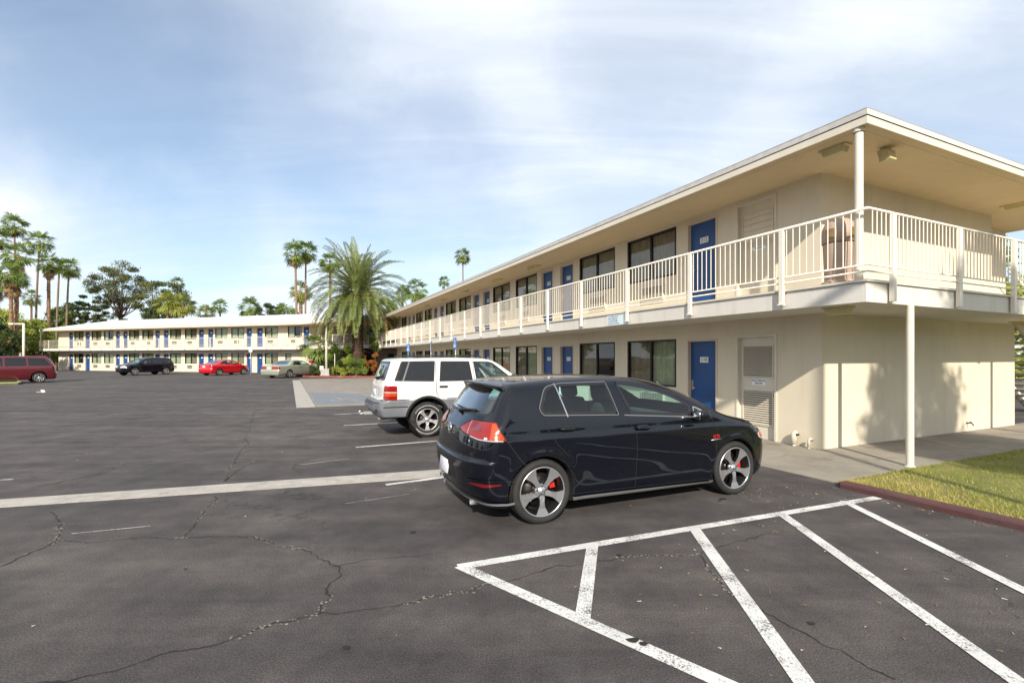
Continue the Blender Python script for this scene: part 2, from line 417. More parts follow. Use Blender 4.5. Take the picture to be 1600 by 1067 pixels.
# main cracks of the old asphalt
random.seed(5)
mb = MB(); md = MB()
def crack(pts, w):
    P = [G(*p) for p in pts]; out = [P[0]]
    for a, b in zip(P[:-1], P[1:]):
        n = max(2, int((b - a).length / .03)); d = (b - a); nn = Vector((-d.y, d.x, 0)).normalized()
        wk = [0.0]
        for k in range(n): wk.append(wk[-1] + random.gauss(0, .011))
        for k in range(1, n + 1):
            off = (wk[k] - wk[n] * k / n) + random.gauss(0, .004) * (k < n)
            out.append(a + d * (k / n) + nn * off)
    ws = [.62 * w * abs(.75 + .35 * math.sin(i * .37) + random.gauss(0, .28)) + .002 for i in range(len(out))]
    for i, (a, b) in enumerate(zip(out[:-1], out[1:])):
        d = (b - a).normalized(); n = Vector((-d.y, d.x, 0)); na, nb = n * ws[i] / 2, n * ws[i + 1] / 2
        mb.add([(a.x + na.x, a.y + na.y, .0032), (a.x - na.x, a.y - na.y, .0032), (b.x - nb.x, b.y - nb.y, .0032), (b.x + nb.x, b.y + nb.y, .0032)], [(0, 1, 2, 3)])
        if math.sin(i * .11 + len(P)) > .25:
            for q in range(2):
                c = a + n * random.gauss(0, w * 1.1) + d * random.uniform(0, .05); s_ = random.uniform(.004, .014); t0 = random.random() * 6
                md.add([(c.x + s_ * math.cos(t0 + k * 1.5) * random.uniform(.5, 1.3), c.y + s_ * math.sin(t0 + k * 1.5) * random.uniform(.5, 1.3), .0036 + .0004 * q) for k in range(4)], [(0, 1, 2, 3)])
crack([(40, 1067), (170, 1050), (260, 1020), (350, 1003), (430, 972), (500, 958), (515, 930), (530, 885), (505, 876), (470, 858), (430, 852), (400, 841), (345, 838), (290, 840), (315, 805), (337, 775)], .016)
crack([(350, 752), (365, 725), (388, 690), (395, 655), (402, 630)], .018)
crack([(350, 752), (400, 718), (450, 714)], .016)
crack([(500, 958), (585, 951), (650, 941), (700, 929), (760, 914), (830, 896), (900, 883), (1000, 868), (1090, 868), (1150, 846), (1225, 828)], .012)
crack([(0, 885), (45, 865), (90, 845), (96, 820), (80, 800)], .016)
crack([(1095, 868), (1130, 920), (1200, 960), (1260, 990), (1320, 1020), (1400, 1062)], .013)
crack([(90, 845), (160, 846), (290, 840)], .008)
crack([(515, 885), (600, 872), (700, 862)], .007)
crack([(60, 760), (150, 742), (200, 722)], .02)
tag(mb.build('asphalt_cracks', M['crack']), kind='structure')
tag(md.build('crack_dust', M['crackdust']), kind='structure')

# kerb and lawn at the building's end
def kerb(name, pts, w, h, mat, z0=-.05):
    """a kerb with a rounded top following pts; w is measured to the left of the direction of travel"""
    mb = MB(); n = len(pts); prof = [(0, z0), (0, h - .03), (.012, h - .008), (.035, h), (w - .02, h), (w, h - .015), (w, z0)]
    rows = []
    for i, p in enumerate(pts):
        t = (pts[min(i + 1, n - 1)] - pts[max(i - 1, 0)]); t.z = 0; t.normalize(); nn = Vector((-t.y, t.x, 0))
        rows.append([(p.x + nn.x * o, p.y + nn.y * o, z) for o, z in prof])
    m = len(prof)
    mb.add([q for r in rows for q in r], [(i * m + k, i * m + k + 1, (i + 1) * m + k + 1, (i + 1) * m + k) for i in range(n - 1) for k in range(m - 1)])
    mb.add(rows[0], [list(range(m))]); mb.add(rows[-1], [list(range(m))])
    return mb.build(name, mat)
seg = [W2(-2.35 + .012 * math.sin(k * 1.7), -1.72 - .35 * k) for k in range(36)]
tag(kerb('kerb', seg, .15, .085, M['redcurb']), kind='structure')
mb = MB()
vs = np.linspace(-2.20, 16, 46); us = np.linspace(-1.60, -14.5, 34)
def lawn_z(v, u): return .052 + .015 * math.sin(v * 1.3 + u) + .012 * math.sin(3.1 * v - 2.2 * u) if v > -2.1 and u < -1.7 else .045
vv = [W2(v, u, lawn_z(v, u)) for u in us for v in vs]
n = len(vs)
mb.add(vv, [(i * n + k, i * n + k + 1, (i + 1) * n + k + 1, (i + 1) * n + k) for i in range(len(us) - 1) for k in range(n - 1)], 0, True)
tag(mb.build('lawn', M['lawn']), kind='structure')
rng = np.random.default_rng(3)
mb = MB()
V = []; F = []; MI = []
for k in range(52000):
    v = -2.19 + rng.random() ** 1.5 * 12; u = -1.62 - rng.random() ** 1.3 * 8
    p = W2(v, u); z = lawn_z(v, u) - .01
    h = rng.uniform(.022, .06) * (1.15 if math.sin(v * 2.1) * math.sin(u * 1.7) > .2 else .85); a = rng.random() * 6.28; w = .0035 + .003 * rng.random(); l = rng.normal(0, .025, 2)
    c, s_ = math.cos(a) * w, math.sin(a) * w
    b = len(V)
    V += [(p.x - c, p.y - s_, z), (p.x + c, p.y + s_, z), (p.x + l[0], p.y + l[1], z + h)]; F.append((b, b + 1, b + 2)); MI.append(int(v + 2.2 + .5 * (u + 1.6) * -.25 + rng.normal(0, .55) < .85 + .5 * math.sin(u * 2.3)))
me = bpy.data.meshes.new('grass'); me.from_pydata(V, [], F); me.materials.append(M['grass']); me.materials.append(M['grassdry']); me.polygons.foreach_set('material_index', MI)
o = bpy.data.objects.new('grass', me); COL.objects.link(o); tag(o, 'short yellowing grass on the lawn beside the red kerb', 'grass', kind='stuff')

# ------------------------------------------------------------------ motel wings
ZL = 2.475      # underside of the balcony slab
ZF = 2.80       # upper floor
ZC = 5.02       # upper ceiling
EV, EU = 1.29, 1.46     # overhang along the long side, at the end

def motel(root, s, L, D, lower, upper, post_u, rail_ranges, end_posts, recess=None, light_u=(), lights_end=True, detail=2, joint=0.0, corner_post=(1.2, 1.3)):
    """everything in the wing's own axes; s = +1 / -1 tells which way the wing runs"""
    T = lambda v, u, z: (v, s * u, z)
    def bx(mb, v0, v1, u0, u1, z0, z1, mi=0): mb.box(v0, v1, s * u0, s * u1, z0, z1, mi)
    # ---- walls
    w = MB()
    for ops, za, zb in ((lower, -.05, ZL), (upper, ZF, ZC)):
        holes = [(o[1], o[2]) + o[3:5] for o in ops]
        xs = sorted({0.0, L} | {h[0] for h in holes} | {h[1] for h in holes})
        for a, b in zip(xs[:-1], xs[1:]):
            mid = (a + b) / 2
            spans = sorted((h[2], h[3]) for h in holes if h[0] < mid < h[1])
            z = za
            for (h0, h1) in spans + [(zb, None)]:
                if h0 > z + 1e-4: w.quad(T(0, a, z), T(0, b, z), T(0, b, h0), T(0, a, h0))
                if h1 is None: break
                z = h1
        for h in holes:
            d = .16
            u0, u1, h0, h1 = h
            for q in (((0, u0, h0), (d, u0, h0), (d, u0, h1), (0, u0, h1)), ((0, u1, h0), (d, u1, h0), (d, u1, h1), (0, u1, h1)),
                      ((0, u0, h0), (d, u0, h0), (d, u1, h0), (0, u1, h0)), ((0, u0, h1), (d, u0, h1), (d, u1, h1), (0, u1, h1))):
                w.quad(*[T(*p) for p in q])
        # shallow pilasters between rooms give the facade its relief
    vend = D if recess is None else recess
    w.quad(T(0, 0, -.05), T(D, 0, -.05), T(D, 0, ZL), T(0, 0, ZL))
    w.quad(T(0, 0, ZF), T(vend, 0, ZF), T(vend, 0, ZC), T(0, 0, ZC))
    if recess is not None:
        w.quad(T(vend, 0, ZF), T(vend, .5, ZF), T(vend, .5, ZC), T(vend, 0, ZC))
        w.quad(T(vend, .5, ZF), T(D + .95, .5, ZF), T(D + .95, .5, ZC), T(vend, .5, ZC))
    w.quad(T(D, 0, -.05), T(D, L, -.05), T(D, L, ZC), T(D, 1.7 if recess is not None else 0, ZC))
    w.quad(T(0, L, -.05), T(D, L, -.05), T(D, L, ZC), T(0, L, ZC))
    w.build('wall', M['wall'], root, recalc=False)
    # ---- balcony slab with its lip
    sl = MB(); Dx = D + (1.6 if recess is not None else 0)
    bx(sl, -EV + .03, .2, -EU + .03, L + joint, ZL, ZL + .285); bx(sl, .2, Dx, -EU + .03, 1.7, ZL, ZL + .285)
    sl.build('balcony_slab', M['slabface'], root)
    lp = MB(); bx(lp, -EV, .19, -EU, L + joint, ZL + .29, ZF); bx(lp, .19, Dx, -EU, 1.69, ZL + .29, ZF)
    lp.build('slab_lip', M['trim'], root)
    inn = MB(); bx(inn, .22, D - .01, 1.72, L - .01, ZL, ZF)
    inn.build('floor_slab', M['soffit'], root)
    # ---- roof: soffit, two-step fascia, low hip
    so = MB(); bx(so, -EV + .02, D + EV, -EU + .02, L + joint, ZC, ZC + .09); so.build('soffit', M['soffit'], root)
    if detail > 1:
        g = MB()
        bx(g, -EV + .17, -EV + .185, -EU + .17, L, ZC - .004, ZC + .004); bx(g, -EV + .187, Dx, -EU + .17, -EU + .185, ZC - .004, ZC + .004)
        g.build('soffit_joint', M['doorframe'], root)
    fa = MB()
    for (v0, v1, u0, u1) in ((-EV, -EV + .018, -EU, L + joint), (-EV + .02, D + EV, -EU, -EU + .018)): bx(fa, v0, v1, u0, u1, ZC - .003, ZC + .105)
    fa.build('fascia', M['trim'], root)
    gs = MB()
    a = -EV - .012; b = -EU - .012; zt = ZC + .117
    def stop(p, q, r, t):
        gs.quad(p, q, r, t)
    gs.quad(T(a, b, zt), T(a, L + joint, zt), T(a + .02, L + joint, zt + .108), T(a + .02, b + .02, zt + .108), 0)
    gs.quad(T(a, b, zt), T(D + EV, b, zt), T(D + EV, b + .02, zt + .108), T(a + .02, b + .02, zt + .108), 1)
    gs.quad(T(a, b, zt), T(a, L + joint, zt), T(a + .05, L + joint, zt - .005), T(a + .05, b + .05, zt - .005), 2)
    gs.quad(T(a, b, zt), T(D + EV, b, zt), T(D + EV, b + .05, zt - .005), T(a + .05, b + .05, zt - .005), 2)
    gs.build('gravel_stop', [M['fascia_grey'], M['trim'], M['dark']], root, recalc=False)
    rf = MB(); half = (D + 2 * EV) / 2; zr = ZC + .22 + half * .27
    e0, e1, rm = -EU, L + joint, -EV + half
    zt2 = zt + .10
    rf.add([T(-EV, e0, zt2), T(D + EV, e0, zt2), T(D + EV, e1, zt2), T(-EV, e1, zt2), T(rm, e0 + half * 1.1, zr), T(rm, e1, zr)],
           [(0, 1, 4), (0, 4, 5, 3), (1, 2, 5, 4), (2, 3, 5)], 0)
    rf.build('roof', M['roof'], root)
    # ---- columns
    c = MB(); c.lathe([(.056, ZF), (.056, ZC)], T(-corner_post[0], -corner_post[1], 0), n=16); c.lathe([(.075, ZC - .06), (.075, ZC)], T(-corner_post[0], -corner_post[1], 0), n=16); c.build('column', M['trim'], root)
    c = MB(); c.lathe([(.052, -.02), (.052, ZL)], T(-.135, -EU + .03, 0), n=16); c.lathe([(.07, .0), (.07, .02), (.052, .025)], T(-.135, -EU + .03, 0), n=16); c.build('column', M['trim'], root)
    c = MB(); c.lathe([(.052, -.02), (.052, ZL)], T(5.66, -EU + .03, 0), n=16); c.build('column', M['trim'], root)
    # ---- railing
    rl = MB(); cnt = MB()
    def run(p, q):
        p = Vector(p); q = Vector(q); d = q - p
        for z, r in ((3.80, .021), (3.0, .013), (2.905, .013)):
            rl.tube([(p.x, p.y, z), (q.x, q.y, z)], r, 8 if detail > 1 else 4)
        n = max(1, round(d.length / .112))
        for k in range(1, n):
            m = p + d * (k / n)
            if detail > 1: rl.tube([(m.x, m.y, 3.0), (m.x, m.y, 3.79)], .0085, 6, caps=False)
            else: rl.tube([(m.x, m.y, 3.0), (m.x, m.y, 3.79)], .0085, 3, caps=False)
    for (ua, ub) in rail_ranges: run(T(-EV - .015, ua, 0), T(-EV - .015, ub, 0))
    run(T(-EV - .015, -EU - .015, 0), T(end_posts[-1], -EU - .015, 0))
    railing = rl.build('balcony_railing', M['rail'], root, recalc=False)
    for u in post_u:
        p = MB(); bx(p, -EV - .055, -EV + .001, u - .035, u + .035, 2.54, 3.80); bx(p, -EV - .075, -EV, u - .05, u + .05, 2.54, 2.56); p.build('railing_post', M['rail'], railing)
    for v in end_posts:
        p = MB(); bx(p, v - .045, v + .045, -EU - .055, -EU + .001, 2.50, 3.80); p.build('railing_post', M['rail'], railing)
    # ---- doors, windows
    rt = (PI / 2, 0, -PI / 2 if s > 0 else -PI / 2)
    for zb, ops in ((0.0, lower), (ZF, upper)):
        for o in ops:
            k, u0, u1, h0, h1 = o[:5]
            if k == 'D':
                d = MB(); bx(d, .085, .125, u0 + .045, u1 - .045, h0 + .01, h1 - .05)
                if detail > 1:
                    bx(d, .080, .086, u0 + .16, u1 - .16, h0 + .22, h0 + .24); bx(d, .080, .086, u0 + .16, u1 - .16, h0 + .74, h0 + .76)
                dr = d.build('door', M['bluedoor'], root)
                f = MB(); bx(f, -.012, .15, u0, u0 + .045, h0, h1); bx(f, -.012, .15, u1 - .045, u1, h0, h1); bx(f, -.012, .15, u0 + .045, u1 - .045, h1 - .05, h1)
                f.build('door_frame', M['doorframe'], dr)
                um = (u0 + u1) / 2
                pl = MB(); bx(pl, .076, .084, um - .12, um + .12, h0 + 1.555, h0 + 1.685); pl.build('number_plate', M['white'], dr)
                if detail > 1 and len(o) > 5: text_mesh(o[5], .13, M['black'], dr, 'room_number', T(.074, um, h0 + 1.62), rt)
                hd = MB(); uh = u1 - .10
                bx(hd, .07, .086, uh - .03, uh + .03, h0 + .90, h0 + 1.13); hd.tube([T(.075, uh, h0 + .95), T(.045, uh, h0 + .95), T(.045, uh - .11, h0 + .95)], .011, 6); hd.build('handle', M['chrome'], dr)
            elif k == 'L':
                d = MB(); bx(d, .085, .125, u0 + .05, u1 - .05, h0 + .01, h1 - .05)
                dr = d.build('utility_door', M['trim'] if h0 < 1 else M['wall'], root)
                f = MB(); bx(f, -.015, .15, u0, u0 + .05, h0, h1); bx(f, -.015, .15, u1 - .05, u1, h0, h1); bx(f, -.015, .15, u0 + .05, u1 - .05, h1 - .05, h1)
                f.build('door_frame', M['trim'], dr)
                if detail > 1:
                    for (la, lb) in (((1.27, 1.90), (.30, .98)) if h0 < 1 else ((1.22, 1.86),)):
                        g = MB(); a, b = u0 + .15, u1 - .13
                        bx(g, .078, .088, a, b, h0 + la, h0 + lb, 1)
                        n = 15 if h0 < 1 else 5
                        for i in range(n):
                            z = h0 + la + (lb - la) * (i + .5) / n
                            g.quad(T(.086, a, z + .016), T(.086, b, z + .016), T(.066, b, z - .014), T(.066, a, z - .014), 0)
                        for (aa, bb, c0, c1) in ((a - .025, a, la - .025, lb + .025), (b, b + .025, la - .025, lb + .025)): bx(g, .064, .088, aa, bb, h0 + c0, h0 + c1, 0)
                        bx(g, .064, .088, a, b, h0 + la - .025, h0 + la, 0); bx(g, .064, .088, a, b, h0 + lb, h0 + lb + .025, 0)
                        g.build('louvre', [M['trim'] if h0 < 1 else M['wall'], M['louvregap'] if h0 < 1 else M['wall']], dr, recalc=False)
                    um = (u0 + u1) / 2 - .01
                    pl = MB(); bx(pl, .078, .084, um - .16, um + .16, h0 + 1.10, h0 + 1.235); pl.build('room_sign', M['white'], dr)
                    text_mesh('ELECTRICAL\nROOM', .058, M['black'], dr, 'room_sign_lettering', T(.0765, um, h0 + 1.168), rt)
                    hd = MB(); bx(hd, .07, .086, u0 + .065, u0 + .10, h0 + .92, h0 + 1.08); hd.lathe([(0, -.05), (.028, -.045), (.03, -.02), (.015, 0)], T(.085, u0 + .085, h0 + .90), axis='x', n=12); hd.build('handle', M['bronze'], dr)
            else:
                f = MB(); t = .045
                for (a, b, c0, c1) in ((u0, u0 + t, h0, h1), (u1 - t, u1, h0, h1), (u0 + t, u1 - t, h0, h0 + t), (u0 + t, u1 - t, h1 - t, h1)): bx(f, .0, .08, a, b, c0, c1)
                um = (u0 + u1) / 2
                if k == 'W':
                    bx(f, .015, .075, um - .03, um + .03, h0 + t, h1 - t)
                    bx(f, .02, .06, u0 + t, u0 + t + .03, h0 + t, h1 - t)
                wn = f.build('window', M['bronze'], root)
                p = MB(); p.quad(T(.05, u0 + t, h0 + t), T(.05, u1 - t, h0 + t), T(.05, u1 - t, h1 - t), T(.05, u0 + t, h1 - t)); p.build('pane', M['pane'], wn, recalc=False)
                # pleated curtain, drawn to a different width in every window
                rr = random.Random(int(u0 * 100) + int(h0 * 10))
                mode = o[6] if len(o) > 6 else rr.choice('abcc')
                cu = MB()
                def drape(a, b, mi, ph):
                    n = max(6, int((b - a) / .025)); pts = []
                    for i in range(n + 1):
                        x = a + (b - a) * i / n
                        pts.append((.13 + .022 * math.sin(x * 42 + ph) + .012 * math.sin(x * 17 + 2 * ph), x))
                    for (d0, x0), (d1, x1) in zip(pts[:-1], pts[1:]):
                        cu.add([T(d0, x0, h0 + .02), T(d1, x1, h0 + .02), T(d1, x1, h1 - .03), T(d0, x0, h1 - .03)], [(0, 1, 2, 3)], mi, True)
                if mode == 'a': drape(u0 + .03, um, 0, 1); drape(um + .02, u1 - .03, 1, 2)
                elif mode == 'b': drape(u0 + .03, um - .25, 0, 3); drape(u1 - .35, u1 - .03, 1, 2)
                elif mode == 'e': drape(u0 + .03, u1 - .03, 1, 2)  # full brown drape stands in for dark, unlit glass
                elif mode == 'd': drape(um + .1, u1 - .03, 1, 2)
                else: drape(u0 + .03, u1 - .03, 0, 1)
                cu.build('curtain', [M['curtain'], M['curtain2']], wn, recalc=False)
                bk = MB(); bk.quad(T(.75, u0 - .2, h0 - .3), T(.75, u1 + .2, h0 - .3), T(.75, u1 + .2, h1 + .1), T(.75, u0 - .2, h1 + .1))
                bk.quad(T(.16, u0 - .2, h0 - .3), T(.75, u0 - .2, h0 - .3), T(.75, u0 - .2, h1 + .1), T(.16, u0 - .2, h1 + .1)); bk.quad(T(.16, u1 + .2, h0 - .3), T(.75, u1 + .2, h0 - .3), T(.75, u1 + .2, h1 + .1), T(.16, u1 + .2, h1 + .1))
                bk.build('room_interior', M['dark'], wn, recalc=False)
                if k == 'W':      # air conditioner grille under the window
                    ac = MB(); c0 = h0 - .58; side = um - .1 if (len(o) > 5 and o[5] == 'r') else um
                    a, b = um - .12 - .42, um - .12 + .42
                    if int(round(um * 10)) % 2: a, b = a + .24, b + .24
                    bx(ac, -.05, .01, a, b, c0, c0 + .42, 0)
                    nz = 11
                    if detail > 1:
                        bx(ac, -.053, -.05, a + .04, b - .04, c0 + .04, c0 + .38, 1)
                        for i in range(nz):
                            z = c0 + .05 + .33 * i / nz
                            bx(ac, -.062, -.053, a + .03, b - .03, z, z + .011, 0)
                        for i in range(1, 8):
                            x = a + (b - a) * i / 8; bx(ac, -.0635, -.0625, x - .005, x + .005, c0 + .04, c0 + .38, 0)
                    else:
                        bx(ac, -.053, -.05, a + .04, b - .04, c0 + .06, c0 + .17, 1); bx(ac, -.053, -.05, a + .04, b - .04, c0 + .21, c0 + .36, 1)
                    ac.build('air_conditioner', [M['acgrille'], M['dark']], root)
    # ---- ceiling lights
    for (v, u, z, *q) in light_u:
        l = MB(); q = q[0] if q else 1
        a, b = .30 * q, .13 * q
        l.add([T(v + x * k, u + y * k, z - h * (1.2 if q < 1 else 1)) for (k, h) in ((1.12, 0), (1.12, .02), (.95, .03), (.80, .10)) for (x, y) in ((-b, -a), (b, -a), (b, a), (-b, a))],
              [(i * 4 + j, i * 4 + (j + 1) % 4, i * 4 + 4 + (j + 1) % 4, i * 4 + 4 + j) for i in range(3) for j in range(4)] + [(12, 13, 14, 15)])
        l.build('ceiling_light', M['lamp'], root)

# right wing ---------------------------------------------------------------
lower, upper = [('L', .88, 1.84, 0, 2.14)], [('L', .88, 1.84, ZF, ZF + 2.14)]
lo_n = ['110', '111', '112', '113', '114', '115', '116', '117', '118', '119']
up_n = ['212', '211', '210', '209', '208', '207', '206', '205', '204', '203']
ni = 0
modes_l = ['a', 'd', 'a', 'c', 'd', 'c', 'a', 'b', 'c', 'd']; modes_u = ['e', 'e', 'a', 'e', 'e', 'd', 'b', 'e', 'a', 'e']
wi = 0
for k in range(5):
    c = 2.10 + 7.37 * k
    for sgn in (-1, 1):
        d0 = c + sgn * .69
        if not (k == 0 and sgn < 0):
            lower.append(('D', d0 - .455, d0 + .455, 0, 2.10, lo_n[ni])); upper.append(('D', d0 - .455, d0 + .455, ZF, ZF + 2.10, up_n[ni])); ni += 1
            a, b = sorted((c + sgn * 1.50, c + sgn * 3.40))
            lower.append(('W', a, b, .93, 2.13, 'r', modes_l[wi])); upper.append(('W', a, b, ZF + .93, ZF + 2.13, 'r', modes_u[wi])); wi += 1
RW = empty('motel_wing', W2(0, 0), ANG, 'near two-storey cream motel wing with blue doors and balcony, roof corner close at right', 'motel')
posts = [-.17, 1.85, 3.86, 5.86, 7.78, 9.68, 11.66, 13.58, 15.6, 17.57, 19.5, 21.5, 23.45, 25.33, 27.25, 29.18, 31.1, 32.96, 34.85, 36.7]
motel(RW, 1, 37.0, 7.5, lower, upper, posts, [(-EU - .015, 37.0)], [-.7, 1.2, 3.11, 5.02, 6.93, 8.84], recess=6.33,
      light_u=[(-.85, -.75, ZC, .62), (-.55, 10.2, ZC), (-.55, 13.6, ZC), (-.55, 17.6, ZC), (-.55, 21.3, ZC), (-.55, 25.0, ZC), (3.2 + 2.5, -.75, ZC), (-.85, -.80, ZL, .62), (3.6 + 2.5, -.75, ZL)])
# flood lamp on the soffit at the corner
l = MB(); l.lathe([(.07, 0), (.07, -.02), (.02, -.03), (.02, -.07)], (-.10, -1.08, ZC), n=12)
l.add([(-.10 + x * .8, -1.08 + y * .8, ZC - .07 + z) for (x, y, z) in ((-.13, -.10, .02), (.13, -.10, .02), (.13, .09, .03), (-.13, .09, .03), (-.11, -.14, -.14), (.11, -.14, -.14), (.11, .05, -.16), (-.11, .05, -.16))],
      [(0, 1, 2, 3), (4, 5, 6, 7), (0, 1, 5, 4), (1, 2, 6, 5), (2, 3, 7, 6), (3, 0, 4, 7)])
l.build('flood_lamp', M['lamp'], RW)
# notice board on the slab face (its print cannot be read in the photograph: rows of small marks)
nb = MB(); nb.box(-1.272, -1.262, 3.90, 4.72, ZL + .012, ZL + .275); nbo = nb.build('notice_panel', plain('pale_blue_notice', (.62, .70, .72), .5), RW)
nb = MB(); rr = random.Random(4)
for row in range(4):
    u = 4.66
    while u > 4.28:
        w_ = rr.uniform(.02, .06); nb.box(-1.2735, -1.2725, u - w_, u, ZL + .215 - row * .058, ZL + .245 - row * .058 + rr.uniform(-.006, .004)); u -= w_ + .016
nb.build('notice_print', plain('notice_ink', (.12, .17, .24), .6), nbo)

# link between the wings ------------------------------------------------------
LP0 = Vector((-21.1, 50.5)); LTH = R(18)
LU = Vector((math.cos(LTH), -math.sin(LTH))); LV = Vector((math.sin(LTH), math.cos(LTH)))
LLEN = 39.7
LO = LP0 - LU * LLEN            # free end of the left wing
def WL(v, u, z=0.0):
    p = LO + LV * v + LU * u
    return Vector((p.x, p.y, z))
LK = empty('motel_link', (0, 0, 0), 0, 'shaded corner stair block of the motel joining both wings behind the big palm', 'motel')
A0, A1, A2 = W2(-EV, 37.02), W2(7.6, 37.02), W2(8.4, 44); B0, B1, B2 = WL(-EV, LLEN + .02), WL(7.6, LLEN + .02), WL(8.4, LLEN + 6)
mb = MB(); mb.prism([(p.x, p.y) for p in (A0, A1, B1, B0)], ZL, ZF - .002); mb.build('balcony_slab', M['slabface'], LK)
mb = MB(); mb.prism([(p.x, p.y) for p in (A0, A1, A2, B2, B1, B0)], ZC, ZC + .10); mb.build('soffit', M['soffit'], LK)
mb = MB(); mb.prism([(p.x, p.y) for p in (A0, A1, A2, B2, B1, B0)], ZC + .102, ZC + .42); mb.build('roof', M['roof'], LK)
mb = MB()
Wm = [W2(0.0, 37.02), W2(7.0, 38.6), WL(7.0, LLEN + 1.0), WL(0.0, LLEN + .02)]
for p, q in zip(Wm[:-1], Wm[1:]): mb.quad((p.x, p.y, -.05), (q.x, q.y, -.05), (q.x, q.y, ZC), (p.x, p.y, ZC))
mb.build('wall', M['wall'], LK, recalc=False)
for t in (.2, .42, .66, .86):
    for z in (0, ZF):
        p = Wm[1].lerp(Wm[2], t); d = (Wm[2] - Wm[1]).normalized(); n = Vector((-d.y, d.x, 0)); 
        if n.y > 0: n = -n
        mb = MB(); q = [p - d * .45, p + d * .45]
        mb.add([(a.x + n.x * o, a.y + n.y * o, zz) for o in (.0, .05) for a in q for zz in (z + .01, z + 2.08)], [(0, 1, 3, 2), (4, 5, 7, 6), (0, 1, 5, 4), (2, 3, 7, 6), (1, 3, 7, 5), (0, 2, 6, 4)])
        mb.build('door', M['bluedoor'], LK)
mb = MB(); d = (B0 - A0); n = 60
for z, r in ((3.80, .024), (3.0, .016), (2.905, .016)): mb.tube([(A0.x, A0.y, z), (B0.x, B0.y, z)], r, 5)
for k in range(1, n * 2):
    p = A0 + d * (k / (n * 2)); mb.tube([(p.x, p.y, 3.0), (p.x, p.y, 3.79)], .009, 3, caps=False)
rl = mb.build('balcony_railing', M['rail'], LK, recalc=False)
for k in range(8):
    p = A0 + d * (k / 7.0); mb = MB(); mb.tube([(p.x, p.y, 2.5), (p.x, p.y, 3.80)], .035, 5); mb.build('railing_post', M['rail'], rl)

# left wing ---------------------------------------------------------------------
LW = empty('motel_wing', WL(0, 0), -LTH + PI / 2 - PI / 2, 'far two-storey motel wing with white roof behind the parked red and silver cars', 'motel')
LW.rotation_euler = (0, 0, math.atan2(LV.y, LV.x))
doors_l = [(2.0, 2.85), (5.1, 6.0), (10.6, 11.4), (11.9, 12.75), (17.35, 18.15), (18.7, 19.55), (24.2, 25.05), (25.6, 26.45), (31.2, 32.0), (32.65, 33.5)]
wins_l = [(3.05, 4.8), (6.3, 8.05), (8.55, 10.25), (12.95, 14.7), (15.2, 17.05), (19.75, 21.5), (22.1, 23.95), (26.7, 28.5), (29.05, 30.9), (33.75, 35.55)]
lower = [('L', .65, 1.6, 0, 2.14)]; upper = []
for a, b in doors_l: lower.append(('D', a, b, 0, 2.1)); upper.append(('D', a, b, ZF, ZF + 2.1))
for i, (a, b) in enumerate(wins_l): lower.append(('W', a, b, .93, 2.13)); upper.append(('W', a, b, ZF + .93, ZF + 2.13))
lower.append(('S', 36.5, 37.3, 1.0, 2.05)); upper.append(('W', 36.85, 38.7, ZF + .93, ZF + 2.13)); upper.append(('D', 38.85, 39.65, ZF, ZF + 2.1))
motel(LW, -1, LLEN, 7.5, lower, upper, [.5 + 1.93 * k for k in range(21)], [(-EU - .015, LLEN)], [-.7, 1.2, 3.11, 5.02, 6.93, 7.5], detail=1,
      light_u=[(-.6, 6 + 7.2 * k, ZC) for k in range(5)])
# ------------------------------------------------------------------ cars: each body is one smooth implicit surface, meshed and cut here
def pchip(xs, ys):
    x = np.array(xs, float); y = np.array(ys, float)
    if x[0] > x[-1]: x = x[::-1]; y = y[::-1]
    h = np.diff(x); dl = np.diff(y) / h
    m = np.zeros_like(x); m[0] = dl[0]; m[-1] = dl[-1]
    for i in range(1, len(x) - 1):
        if dl[i - 1] * dl[i] <= 0: m[i] = 0
        else:
            w1 = 2 * h[i] + h[i - 1]; w2 = h[i] + 2 * h[i - 1]
            m[i] = (w1 + w2) / (w1 / dl[i - 1] + w2 / dl[i])
    q = np.linspace(x[0], x[-1], 1500)
    i = np.clip(np.searchsorted(x, q) - 1, 0, len(x) - 2); t = (q - x[i]) / h[i]
    v = (1 + 2 * t) * (1 - t) ** 2 * y[i] + t * (1 - t) ** 2 * h[i] * m[i] + t * t * (3 - 2 * t) * y[i + 1] + t * t * (t - 1) * h[i] * m[i + 1]
    q = np.concatenate([[x[0] - 9], q, [x[-1] + 9]]); v = np.concatenate([[y[0] - 9 * m[0]], v, [y[-1] + 9 * m[-1]]])
    return lambda p: np.interp(p, q, v)

def smax(a, b, k):
    h = np.clip(.5 + .5 * (a - b) / k, 0, 1)
    return b + (a - b) * h + k * h * (1 - h)

